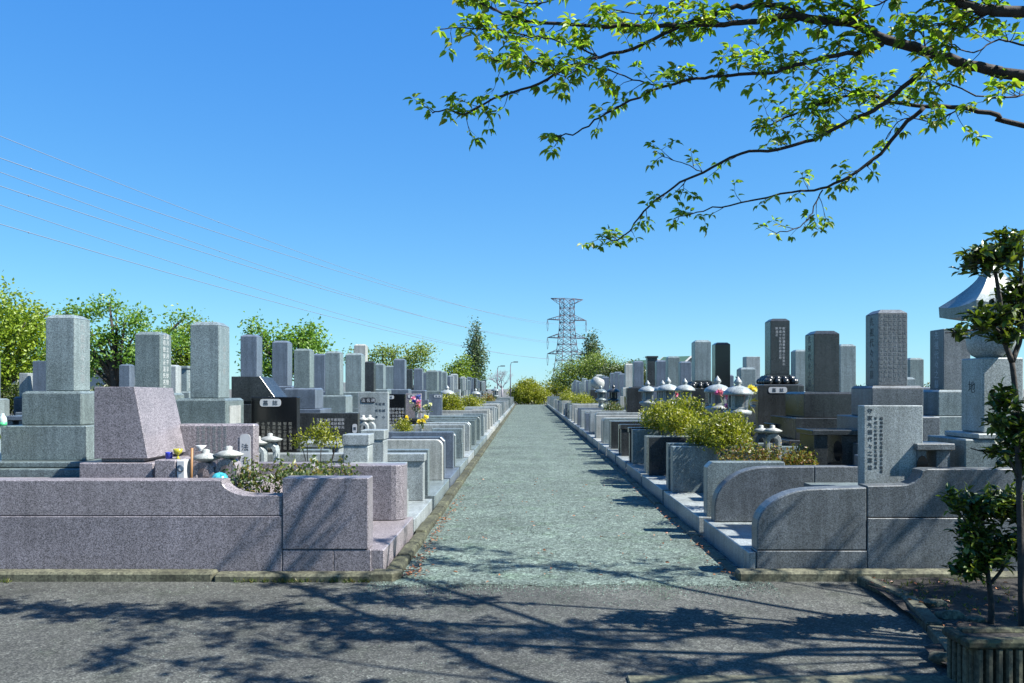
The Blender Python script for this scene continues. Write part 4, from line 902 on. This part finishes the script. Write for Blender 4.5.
# bare pale tree
rng = random.Random(60)
root = thing('bare_tree', (-3.1, 100, 0), 'bare pale leafless tree between the lamp posts', 'tree', TG)
m = MB(); m.tube([(-3.1, 100, 0), (-3.1, 100, 1.8)], [.14, .1], 6)
def twiggy(p, d, L, r, dep):
    e = p + d*L; m.tube([p, p.lerp(e, .5) + Vector((rng.gauss(0, .05), 0, 0))*L, e], [r, r*.75, r*.5], 4)
    if dep:
        for k in range(3): twiggy(p.lerp(e, rng.uniform(.5, 1)), (d + Vector((rng.gauss(0, .6), rng.gauss(0, .5), rng.gauss(.1, .35)))).normalized(), L*.68, r*.55, dep-1)
for k in range(5): twiggy(Vector((-3.1, 100, 1.6)), Vector((rng.uniform(-1, 1), rng.uniform(-.5, .5), 1)).normalized(), 1.25, .06, 4)
m.build('trunk', M_barkp, root)
# hedge bands behind the rows
def band(name, x0, x1, y, h, mat, label, seed, n, L):
    rng = random.Random(seed); lobes = []
    k = int((x1-x0)/1.2)
    for i in range(k): lobes.append((x0+(i+.5)*(x1-x0)/k, y+rng.uniform(-.3, .3), h*.5, .9, .7, h*.5*rng.uniform(.85, 1.12)))
    return shrub(name, lobes, n, L, mat, label, 'hedge', None, seed, 14, 0)
band('hedge', -27, -15.5, 39, 1.9, M_hedge, 'dark clipped hedge under the camphor and cherry-like trees', 61, 7000, .2)
band('hedge', -60, -27, 42, 2.2, M_hedge, 'long dark hedge continuing out beyond the picture edge', 62, 8000, .25)
band('hedge', -16, -6, 84, 2.2, M_hedge, 'low dark hedge behind the receding row of shafts', 63, 5000, .28)
band('hedge', 14, 44, 84, 1.9, M_hedge, 'low dark hedge behind the graves below the green-roofed houses', 64, 8000, .3)

# ------------------------------------------------------------------ houses
def house(x0, x1, y0, y1, zw, zr, label, ridge='x', gable=M_dk, rot=0):
    root = thing('house', ((x0+x1)/2, y0, 0), label, 'house')
    m = MB(); m.box(x0+.3, x1-.3, y0+.3, y1-.3, 0, zw, 0)
    if ridge == 'x':
        ym = (y0+y1)/2
        m.prism([(y0+.3, zw), (y1-.3, zw), (ym, zr-.15)], 'x', x0+.32, x1-.32, 0)
    m.build('wall', M_wallw, root)
    m = MB()
    m.prism([(y0-.2, zw-.1), (ym, zr), (y1+.2, zw-.1), (y1+.2, zw-.28), (ym, zr-.2), (y0-.2, zw-.28)], 'x', x0, x1, 0); m.build('roof', M_roof, root)
    for xe in (x0-.06, x1+.001):
        m = MB(); m.prism([(y0-.25, zw-.1), (ym, zr+.05), (y1+.25, zw-.1), (y1+.25, zw-.35), (ym, zr-.22), (y0-.25, zw-.35)], 'x', xe, xe+.06, 0); m.build('barge_board', M_wallw, root)
    for k in range(3):
        xw = x0 + (x1-x0)*(.2+.28*k)
        m = MB(); m.box(xw, xw+.9, y0+.24, y0+.297, zw-1.5, zw-.5, 0); m.build('window', M_dk, root)
    m = MB(); m.prism([(y0+.9, zw-.3), (ym, zr-.7), (y1-.9, zw-.3)], 'x', x1-.297, x1-.2, 0); m.build('gable_panel', gable, root)
    root.rotation_euler = (0, 0, R(rot))
    return root
house(10.9, 16.3, 112, 120, 3.6, 5.75, 'white house with dark green roof behind the flat-capped shaft', rot=-52)
house(15.4, 20.1, 108, 116, 3.7, 6.1, 'house with green gabled roof and white barge boards behind the greenish shaft', rot=-48)
house(-47, -34, 70, 80, 3.4, 5.2, 'long white house half hidden behind the hedge and trees')
for x, Y, h, k in ((-2.95, 80, 3.9, 'plain grey lamp post beside the bare pale tree, nearer the conifer'), (-1.65, 80, 4.3, 'plain grey lamp post beside the bare pale tree, nearer the round bush')):
    root = thing('lamp_post', (x, Y, 0), k, 'lamp post', 'lamp posts')
    m = MB(); m.tube([(x, Y, 0), (x, Y, h-.3)], [.06, .04], 8); m.build('pole', M_steel, root)
    m = MB(); m.tube([(x, Y, h-.32), (x+.08, Y, h-.05), (x+.4, Y, h)], [.035, .03, .03], 6); m.box(x+.3, x+.75, Y-.1, Y+.1, h-.05, h+.05, 0); m.build('lamp', M_steel, root)

# ------------------------------------------------------------------ pylon and wires
PY_Y = 330; pxm = PX(567, PY_Y)
root = thing('pylon', (pxm, PY_Y, 0), 'steel lattice electricity pylon above the end of the path', 'pylon')
top = PZ(299, PY_Y)
m = MB()
def wid(z): return 2.3 + 3.0 * max(0, (1 - z/30)) ** 1.3
lv = [0, 5, 9.5, 13.5, 17, 20, 23, 26, 29, 32, 35, top]
T = .13
ang = R(20); ca, sa = math.cos(ang), math.sin(ang)
def pp(u, v, z): return (pxm + u*ca - v*sa, PY_Y + u*sa + v*ca, z)
for (a, b) in zip(lv, lv[1:]):
    wa, wb = wid(a), wid(b)
    cs = [(-1,-1),(1,-1),(1,1),(-1,1)]
    for k in range(4):
        s0, s1 = cs[k], cs[(k+1) % 4]
        m.tube([pp(s0[0]*wa, s0[1]*wa, a), pp(s0[0]*wb, s0[1]*wb, b)], T*1.25, 4)
        m.tube([pp(s0[0]*wa, s0[1]*wa, a), pp(s1[0]*wb, s1[1]*wb, b)], T*.8, 4)
        m.tube([pp(s1[0]*wa, s1[1]*wa, a), pp(s0[0]*wb, s0[1]*wb, b)], T*.8, 4)
        m.tube([pp(s0[0]*wb, s0[1]*wb, b), pp(s1[0]*wb, s1[1]*wb, b)], T*.8, 4)
m.build('tower', M_steel, root)
ARMZ = [PZ(320, PY_Y), PZ(338, PY_Y), PZ(354, PY_Y)]
for z, L in zip([top] + ARMZ, [7.2, 8.6, 8.6, 8.6]):
    wv = wid(z)
    for s_ in (-1, 1):
        m = MB(); e = pp(s_*L, 0, z)
        for v in (-1, 1):
            zz = z + 1.9 if z < top-1 else z - 2.2
            m.tube([pp(s_*wv, v*wv, z), e], T, 4); m.tube([pp(s_*wv, v*wv, zz), e], T*.9, 4)
            for f in (.35, .65): m.tube([Vector(pp(s_*wv, v*wv, z)).lerp(Vector(e), f), Vector(pp(s_*wv, v*wv, zz)).lerp(Vector(e), f)], T*.6, 4)
        m.build('cross_arm', M_steel, root)
    if z < top - 1:
        for s_ in (-1, 1):
            m = MB(); e = Vector(pp(s_*L, 0, z))
            for k in range(7):
                q = e + Vector((-s_*.0 - .05*k, -.25*k, -.32*k)); m.lathe([(0, -.1), (.22, -.06), (.22, .06), (0, .1)], q, 8)
            for k in range(7):
                q = e + Vector((.05*k, .25*k, -.32*k)); m.lathe([(0, -.1), (.22, -.06), (.22, .06), (0, .1)], q, 8)
            pts = [e + Vector((-.35 + .7*f, -1.75 + 3.5*f, -2.2 - 2.6*math.sin(math.pi*f))) for f in [i/8 for i in range(9)]]
            m.tube(pts, .07, 4); m.build('insulator', M_steel, root)
DIRW = Vector((-57.5 - pxm, 83 - PY_Y, 0)); Lw = DIRW.length * 1.45; DIRW.normalize()
wires = [(-8.2, ARMZ[0], 136, 'topmost'), (8.2, ARMZ[0], 158, 'second highest'), (-8.0, ARMZ[1], 172, 'third'), (8.0, ARMZ[1], 186, 'fourth'), (-8.0, ARMZ[2], 205, 'fifth'), (8.0, ARMZ[2], 224, 'lowest')]
for k, (off, z0, py0, nm) in enumerate(wires):
    e = Vector(pp(off, 0, z0 - 2.2)); side = Vector((-DIRW.y, DIRW.x, 0))
    # where the span crosses the picture edge
    pts = []
    # distance along the span at which x/y = -CX/F
    s0 = (-(CX/F)*e.y - e.x) / (DIRW.x + (CX/F)*DIRW.y)
    Y0 = e.y + DIRW.y*s0; zt = PZ(py0, Y0)
    # sagging curve through z0 at s=0 and zt at s0, curvature fixed
    c = .00022; b = (zt - e.z - c*s0*s0)/s0
    for i in range(41):
        s_ = Lw*i/40; pts.append(e + DIRW*s_ + Vector((0, 0, b*s_ + c*s_*s_)))
    root = thing('power_line', e, f'thin sagging power line, {nm} of the six leaving the pylon', 'power line', 'power lines from the pylon')
    m = MB(); m.tube(pts, .042, 5); m.build('cable', M_wire, root)
    for f in (.3, .43, .56, .7, .85):
        m = MB(); i = int(40*f); q = pts[i]; m.lathe([(0, -.12), (.12, 0), (0, .12)], q, 6); m.build('spacer', M_wire, root)
# ------------------------------------------------------------------ the cherry tree overhead
rng = random.Random(2024)
cherry = thing('cherry_tree', (5.55, 4.15, 0), 'overhanging cherry tree with dark boughs and fresh green leaves against the sky', 'tree')
WOOD, TW = MB(), MB()
LV, LF = [], []
def W3(p, Y): return Vector((PX(p[0], Y), Y, PZ(p[1], Y)))
def clump(p, d, k, L):
    for i in range(k):
        a = rng.uniform(0, 6.28)
        dd = (d*.5 + Vector((math.cos(a), math.sin(a), rng.uniform(-.75, .15)))).normalized()
        leaf_geo(LV, LF, p + dd*.01, dd, Vector((rng.gauss(0, .5), rng.gauss(0, .5), 1)).normalized(), L*rng.uniform(.65, 1.2), L*rng.uniform(.38, .5), .3)
def twig(p, d, L, r, leaves=True, lsize=.085, dep=1):
    pts = [p]; q = p.copy(); dd = d.copy(); n = 5
    for i in range(n):
        dd = (dd + Vector((rng.gauss(0, .16), rng.gauss(0, .16), rng.gauss(.05, .14)))).normalized()
        q = q + dd*(L/n); pts.append(q.copy())
    TW.tube(pts, [r*(1-.7*i/n) for i in range(n+1)], 5)
    if leaves:
        clump(pts[-1], dd, rng.randint(4, 6), lsize)
        for i in range(2, n):
            if rng.random() < .6: clump(pts[i], dd, rng.randint(1, 3), lsize*.9)
    if dep and L > .16:
        for k in range(rng.randint(1, 2)):
            i = rng.randint(1, n-1)
            twig(pts[i], (dd + Vector((rng.gauss(0, .7), rng.gauss(0, .7), rng.gauss(0, .6)))).normalized(), L*.5, r*.6, leaves, lsize, dep-1)
def smooth_path(P, sub=4):
    out = []
    for i in range(len(P)-1):
        p0, p1, p2, p3 = P[max(i-1, 0)], P[i], P[i+1], P[min(i+2, len(P)-1)]
        for k in range(sub):
            t_ = k/sub
            out.append(.5*((2*p1) + (p2-p0)*t_ + (2*p0-5*p1+4*p2-p3)*t_**2 + (-p0+3*p1-3*p2+p3)*t_**3))
    return out + [P[-1]]
def bough(P, r0, r1, dens, tl=(.06, .20), lsize=.066, start=0.0, leaves=True):
    S_ = smooth_path(P); n = len(S_)
    r0 *= .62
    WOOD.tube([p + Vector((rng.gauss(0, .004), rng.gauss(0, .004), rng.gauss(0, .004))) for p in S_], [r0 + (r1-r0)*(i/(n-1))**.8 for i in range(n)], 8)
    L = sum((b-a).length for a, b in zip(S_, S_[1:]))
    for k in range(int(L*dens*1.55)):
        f = start + (1-start)*rng.random(); i = min(int(f*(n-1)), n-2)
        p = S_[i].lerp(S_[i+1], rng.random()); t_ = (S_[i+1]-S_[i]).normalized()
        a = Vector((rng.gauss(0, 1), rng.gauss(0, 1), rng.gauss(.0, .9))).normalized()
        twig(p, (t_*.9 + a*.9).normalized(), rng.uniform(*tl), min(.006, max(.0028, r1*.55)), leaves, lsize)
    clump(S_[-1], (S_[-1]-S_[-2]).normalized(), 5, lsize)
    return S_
def B(px, Ya, Yb): 
    n = len(px) - 1
    return [W3(p, Ya + (Yb-Ya)*i/n) for i, p in enumerate(px)]
fork = Vector((5.45, 4.2, 2.5))
WOOD.tube([(5.62, 4.12, -.05), (5.58, 4.14, .25), (5.52, 4.17, 1.2), (5.47, 4.2, 2.2), (5.45, 4.2, 2.7)], [.30, .20, .165, .155, .15], 14)
main = B([(1024,76),(997,71),(957,62),(924,51),(887,40),(865,29),(847,22),(814,20),(795,15)], 4.55, 4.75)
bough([fork, Vector((4.4, 4.4, 3.15))] + main, .058, .024, 4, start=.4)
bough([main[-1]] + B([(772,18),(741,23),(704,26),(666,26),(608,26),(567,24),(531,22),(509,15),(483,4),(470,-4)], 4.75, 5.0), .034, .006, 11)
bough([main[-1]] + B([(784,7),(757,4),(730,9),(706,17),(681,26),(644,44),(600,57),(564,70),(531,88),(494,99),(465,114),(447,110),(432,113)], 4.75, 5.0), .030, .004, 11)
bough(B([(883,44),(865,51),(828,57),(795,66),(770,73),(730,75),(696,79),(666,86),(630,101),(600,117),(578,132),(556,135)], 4.65, 4.9), .026, .004, 12)
bough(B([(666,86),(640,82),(610,70),(585,66),(560,76),(530,60)], 4.85, 4.7), .008, .003, 14)
bough(B([(600,57),(575,45),(545,38),(515,33),(470,28),(440,30)], 4.9, 4.8), .010, .003, 13)
bough(B([(564,70),(540,62),(512,66),(490,58)], 4.95, 4.7), .008, .003, 13)
bough(B([(931,64),(902,88),(880,106),(850,121),(814,139),(777,150),(741,154),(703,172),(674,187),(644,212),(626,234),(615,241),(603,236)], 4.62, 5.2), .026, .003, 8, lsize=.055)
bough(B([(703,172),(690,165),(672,160),(658,152)], 5.05, 5.0), .006, .002, 9, (.08, .2), .05)
low = B([(1024,126),(997,115),(960,108),(924,106),(894,102),(865,95),(843,97),(814,106),(785,118),(760,128)], 5.1, 5.3)
bough([fork, Vector((4.5, 4.75, 2.9))] + low, .036, .005, 7, start=.45)
bough(B([(924,108),(902,128),(880,154),(850,176),(821,189),(792,192),(741,203),(704,210),(674,219)], 5.15, 5.4), .024, .003, 7, lsize=.058)
bough(B([(821,190),(812,212),(800,226),(776,234)], 5.28, 5.2), .008, .003, 9, (.08, .2), .055)
bough(B([(865,95),(840,88),(815,72),(790,60),(765,50)], 5.2, 5.5), .010, .003, 12)
bough([fork, Vector((4.2, 4.0, 3.35))] + B([(1024,13),(990,11),(960,3),(940,-14),(900,-40)], 4.2, 4.3), .06, .02, 6, start=.4)
bough(B([(990,11),(960,30),(935,24),(905,38)], 4.22, 4.4), .012, .003, 12)
bough(B([(1024,95),(985,98),(955,85),(930,88)], 4.7, 4.6), .010, .003, 13)
bough(B([(1040,50),(1000,40),(975,52),(950,45)], 4.5, 4.4), .010, .003, 13)
bough(B([(960,108),(935,122),(905,118),(885,140)], 5.15, 5.3), .008, .003, 12)
bough(B([(700,-8),(668,8),(640,14),(600,6)], 4.7, 4.8), .009, .003, 14)
bough(B([(900,-10),(870,8),(840,4),(812,0)], 4.6, 4.7), .009, .003, 14)
bough(B([(580,-12),(545,2),(520,2),(500,-6)], 4.8, 4.9), .008, .003, 13)
# boughs outside the picture: the rest of the crown that shades the road
for P_, r0, r1_, d_, tl_ in [
  ([fork, (4.9, 4.0, 3.6), (4.1, 3.2, 4.2), (3.2, 4.2, 4.45), (2.3, 5.3, 4.6), (1.7, 5.9, 4.8)], .085, .022, 4, (.12, .35)),
  ([fork, (5.0, 4.4, 3.8), (4.5, 4.0, 4.4), (3.7, 5.0, 4.6), (2.9, 6.0, 4.9)], .085, .022, 4, (.12, .35)),
  ([fork, (4.6, 3.6, 3.4), (3.4, 3.1, 4.0), (2.3, 3.4, 4.1), (1.3, 3.8, 4.2)], .06, .006, 5, (.12, .35)),
  ([(3.4, 3.1, 4.0), (2.6, 2.9, 4.2), (1.9, 3.0, 4.3)], .022, .005, 6, (.12, .3)),
  ([(4.1, 3.2, 4.2), (3.2, 3.5, 4.6), (2.2, 4.0, 4.7), (1.5, 4.4, 4.6)], .03, .006, 5, (.12, .35)),
  ([(3.2, 4.2, 4.45), (2.6, 4.3, 4.6), (1.9, 4.8, 4.7)], .018, .005, 6, (.12, .3)),
  ([(3.7, 5.0, 4.6), (3.2, 5.1, 4.8), (2.6, 5.5, 4.9)], .018, .005, 6, (.12, .3)),
  ([fork, (5.2, 5.2, 4.2), (5.0, 5.8, 4.8), (4.2, 6.0, 5.0), (3.4, 6.1, 5.2)], .06, .008, 6, (.12, .35)),
  ([(5.0, 5.8, 4.8), (4.4, 6.5, 5.1), (3.8, 6.8, 5.3)], .02, .006, 5, (.12, .35)),
  ([fork, (5.7, 4.1, 4.0), (5.6, 3.9, 5.2), (5.2, 3.7, 6.0)], .08, .01, 5, (.2, .4)),
  ([fork, (4.9, 3.8, 3.5), (4.6, 3.6, 4.1), (3.9, 3.9, 4.5)], .03, .006, 8, (.15, .4)),
  ([fork, (5.4, 3.7, 3.4), (5.2, 3.2, 3.8), (4.6, 2.9, 4.1)], .03, .006, 12, (.15, .4)),
  ([fork, (5.9, 4.0, 3.3), (6.4, 3.7, 3.5), (6.9, 3.3, 3.6)], .05, .006, 32, (.2, .5)),
  ([fork, (6.0, 4.5, 3.2), (6.5, 4.4, 3.4), (7.2, 4.6, 3.6)], .05, .006, 32, (.2, .5)),
  ([fork, (5.8, 3.6, 3.0), (5.9, 3.1, 3.2), (6.1, 2.6, 3.3)], .05, .006, 30, (.2, .5)),
  ([fork, (6.1, 4.9, 3.3), (6.6, 5.0, 3.8), (7.1, 5.2, 4.1)], .05, .006, 22, (.2, .5)),
  ([fork, (6.0, 5.2, 3.7), (6.6, 5.7, 4.3), (7.2, 5.9, 4.6)], .06, .006, 4, (.15, .4)),
  ([(6.0, 5.2, 3.7), (5.8, 5.8, 4.5), (5.4, 6.0, 5.1)], .03, .006, 4, (.15, .4))]:
    bough([Vector(p) for p in P_], r0, r1_, d_, tl_, .078, start=.3)
WOOD.build('trunk', M_bark, cherry); TW.build('twigs', M_bark, cherry)
pyd('leaves', LV, LF, M_cherry, cherry)

# ------------------------------------------------------------------ camellias in the planting bed
def camellia(x, y, wood, tufts, label, seed, n, L=.068):
    rng = random.Random(seed); root = thing('camellia', (x, y, .04), label, 'small tree', 'camellias in the roadside bed')
    m = MB()
    for P_, r0, r1 in wood: m.tube(smooth_path([Vector(p) for p in P_], 3), [r0 + (r1-r0)*i/((len(P_)-1)*3) for i in range((len(P_)-1)*3+1)], 7)
    V, Fc = [], []
    for (cx, cy, cz, a, b_, c) in tufts:
        k = int(n*5.2*a*c*(.5+b_))
        for j in range(max(6, k)):
            u = Vector((rng.gauss(0, 1), rng.gauss(0, 1), rng.gauss(0, 1))).normalized()*(rng.random()**.45)
            p = Vector((cx+u.x*a, cy+u.y*b_, cz+u.z*c)); d = Vector((u.x, u.y, rng.uniform(-.2, .9))).normalized()
            m.tube([Vector((cx, cy, cz-c*.2)).lerp(p, .45), p], [.003, .002], 4)
            for q in range(rng.randint(4, 6)):
                dd = (d*.7 + Vector((rng.gauss(0, .7), rng.gauss(0, .7), rng.gauss(0, .5)))).normalized()
                leaf_geo(V, Fc, p - d*.03*q*.5, dd, Vector((rng.gauss(0, .4), rng.gauss(0, .4), 1)).normalized(), L*rng.uniform(.7, 1.2), L*rng.uniform(.42, .55), .2)
    m.build('trunk', M_barkm, root); pyd('leaves', V, Fc, M_camel, root); return root
Y = 5.0
def q(px, py, Y): return (PX(px, Y), Y, PZ(py, Y))
camellia(PX(1018, 5.0), 5.0, [
  ([(PX(1022, 5), 5.0, .03), q(1021, 560, 5), q(1019, 480, 5), q(1016, 400, 5), q(1012, 362, 5)], .021, .016),
  ([q(1012, 362, 5), q(1003, 335, 5), q(1000, 300, 4.95), q(995, 272, 4.95)], .018, .010),
  ([q(1012, 362, 5), q(1022, 330, 5.05), q(1021, 280, 5.05), q(1022, 230, 5.05)], .018, .010),
  ([q(1003, 335, 5), q(990, 325, 4.95), q(975, 330, 4.9), q(945, 333, 4.85)], .009, .003),
  ([q(1019, 480, 5), q(1005, 455, 4.95), q(985, 452, 4.9), q(970, 448, 4.9)], .008, .003),
  ([q(1017, 420, 5), q(1004, 405, 4.95), q(990, 395, 4.9)], .007, .003)],
  [(PX(985, 5), 4.95, PZ(262, 5), .20, .2, .10), (PX(1010, 5), 5.0, PZ(246, 5), .17, .2, .10), (PX(967, 5), 4.9, PZ(258, 5), .08, .1, .04),
   (PX(988, 5), 4.95, PZ(318, 5), .16, .18, .07), (PX(975, 5), 4.95, PZ(325, 5), .10, .15, .05), (PX(948, 5), 4.85, PZ(332, 5), .06, .08, .02), (PX(1010, 5), 5.0, PZ(335, 5), .1, .15, .07),
   (PX(1000, 5), 4.95, PZ(400, 5), .12, .15, .09), (PX(988, 5), 4.9, PZ(420, 5), .08, .1, .06), (PX(1015, 5), 5, PZ(425, 5), .12, .12, .1), (PX(985, 5), 4.9, PZ(450, 5), .09, .08, .02), (PX(1028, 5), 5.1, PZ(300, 5), .15, .2, .2), (PX(1030, 5), 5.1, PZ(450, 5), .15, .2, .2)],
  'slim dark-leaved camellia tree growing in front of the stone tower', 71, 900)
Y = 5.3
camellia(PX(990, Y), Y, [
  ([(PX(991, Y), Y, .03), q(991, 600, Y), q(988, 575, Y), q(985, 540, Y), q(980, 505, Y)], .022, .008),
  ([q(989, 585, Y), q(1005, 565, Y), q(1018, 535, Y), q(1024, 500, Y)], .012, .006),
  ([q(985, 545, Y), q(968, 525, Y), q(955, 505, Y)], .008, .004)],
  [(PX(985, Y), Y, PZ(556, Y), .20, .2, .09), (PX(972, Y), Y, PZ(570, Y), .16, .15, .06), (PX(975, Y), Y, PZ(505, Y), .17, .18, .10), (PX(1003, Y), Y, PZ(505, Y), .17, .18, .13), (PX(952, Y), Y, PZ(497, Y), .06, .1, .06), (PX(1010, Y), Y, PZ(545, Y), .15, .15, .09), (PX(980, Y), Y, PZ(535, Y), .14, .15, .08), (PX(1035, Y), Y, PZ(520, Y), .15, .15, .2), (PX(965, Y), Y, PZ(535, Y), .06, .1, .1)],
  'low bushy camellia with bright leaf tips beside the ribbed planter', 72, 1000)
# ribbed concrete planter
root = thing('planter', (2.75, 4.2, 0), 'ribbed concrete planter with a mossy rim at the picture corner', 'planter')
x0, x1, y0, y1, zt = 2.31, 3.5, 4.19, 4.43, .29
m = MB(); m.box(x0+.02, x1-.02, y0+.02, y1-.02, -.02, zt-.05, .005)
k = x0 + .04
while k < x1 - .05:
    m.prism([(k, y0-.006), (k+.008, y0-.02), (k+.026, y0-.02), (k+.034, y0-.006), (k+.034, y0+.025), (k, y0+.025)], 'z', -.02, zt-.052, 0); k += .052
k = y0 + .03
while k < y1 - .05:
    m.box(x0-.0, x0+.03, k, k+.03, -.02, zt-.052, .006); k += .052
m.build('body', M_kerb, root)
m = MB(); m.box(x0-.02, x1, y0-.025, y0+.05, zt-.05, zt, .014); m.box(x0-.02, x0+.05, y0+.053, y1, zt-.05, zt-.002, .014); m.box(x0+.053, x1, y1-.07, y1, zt-.05, zt-.002, .014); m.build('rim', M_moss, root)
m = MB(); m.box(x0+.05, x1-.01, y0+.05, y1-.07, zt-.12, zt-.02, 0); m.build('earth', M_soil, root)
# loose broken stones by the bed
rng = random.Random(90)
lab = ['angular broken stone lying in the bed near the kerb bend', 'long flat broken stone by the planter', 'small rough stone at the foot of the low camellia', 'chipped pale stone block at the planter corner']
for (px, py, Y_, s_), l in zip([(934, 612, 5.75, .075), (950, 622, 5.45, .085), (975, 628, 5.35, .06), (940, 664, 4.62, .06)], lab):
    m = MB(); bmesh.ops.create_icosphere(m.bm, subdivisions=2, radius=s_)
    for v in m.bm.verts: v.co = Vector((v.co.x*1.3, v.co.y*.8, v.co.z*.6)) * rng.uniform(.82, 1.12)
    bmesh.ops.translate(m.bm, vec=(PX(px, Y_), Y_, .05), verts=m.bm.verts)
    tag(m.build('broken_stone', M_kerb, None, (PX(px, Y_), Y_, .0)), l, 'stone', 'loose stones in the roadside bed')
# fallen leaves and stray pebbles
rng = random.Random(91); V, Fc = [], []
for k in range(420):
    r_ = rng.random()
    if r_ < .45: x, y = -1.04 + abs(rng.gauss(0, .07)), 6.75 + rng.random()**2*5
    elif r_ < .6: x, y = 1.76 - abs(rng.gauss(0, .06)), 6.8 + rng.random()**1.5*6
    elif r_ < .8: x, y = rng.uniform(-1, 1.7), rng.uniform(6.5, 14)
    else: x, y = rng.uniform(2.7, 4), rng.uniform(4.7, 6.5)
    d = Vector((rng.gauss(0, 1), rng.gauss(0, 1), .12)).normalized()
    leaf_geo(V, Fc, Vector((x, y, .03 if r_ < .8 else .07)), d, Vector((rng.gauss(0, .3), rng.gauss(0, .3), 1)), rng.uniform(.025, .05), rng.uniform(.015, .028), .3)
tag(pyd('fallen_leaves', V, Fc, M_deadleaf), kind='stuff')
rng = random.Random(92); V, Fc = [], []
for k in range(9500):
    r_ = rng.random() if k < 5000 else .65
    if r_ < .6: x, y = rng.uniform(-1.05, 1.78), 6.45 + rng.random()**1.6*12; z = .018
    elif r_ < .8: x, y = rng.uniform(-1.3, 2.0), 6.62 - abs(rng.gauss(0, .16 if k > 5000 else .45)); z = .006
    else: x, y = rng.uniform(-5, 2.9), rng.uniform(4.2, 6.6); z = .006
    s_ = rng.uniform(.003, .009) if r_ < .8 else rng.uniform(.002, .005); b = len(V)
    a = rng.uniform(0, 6.28)
    for q_ in range(4):
        V.append((x + s_*math.cos(a+q_*1.57)*rng.uniform(.7, 1.3), y + s_*math.sin(a+q_*1.57)*rng.uniform(.7, 1.3), z - .002))
    V.append((x + rng.uniform(-.3, .3)*s_, y + rng.uniform(-.3, .3)*s_, z + s_*rng.uniform(.5, 1.0)))
    Fc += [(b, b+1, b+4), (b+1, b+2, b+4), (b+2, b+3, b+4), (b+3, b, b+4)]
tag(pyd('loose_gravel', V, Fc, M_path), kind='stuff')

rng = random.Random(93); V, Fc = [], []
for k in range(900):
    r_ = rng.random()
    if r_ < .5: x, y, z = rng.uniform(2.75, 5.5), rng.uniform(4.5, 6.55), .045
    elif r_ < .8: x, y, z = rng.uniform(-7, -1.3), 6.61 - abs(rng.gauss(0, .012)), .0
    else: x, y, z = rng.uniform(1.8, 4), 6.61 - abs(rng.gauss(0, .015)), .0
    if math.sin(x*2.3) + math.sin(y*5+x) < -.1: continue
    for q_ in range(4):
        d = Vector((rng.gauss(0, .6), rng.gauss(0, .6), 1)).normalized()
        leaf_geo(V, Fc, Vector((x, y, z)), d, Vector((rng.gauss(0, 1), rng.gauss(0, 1), .2)), rng.uniform(.02, .06), .007, .2)
tag(pyd('weeds', V, Fc, M_low), kind='stuff')
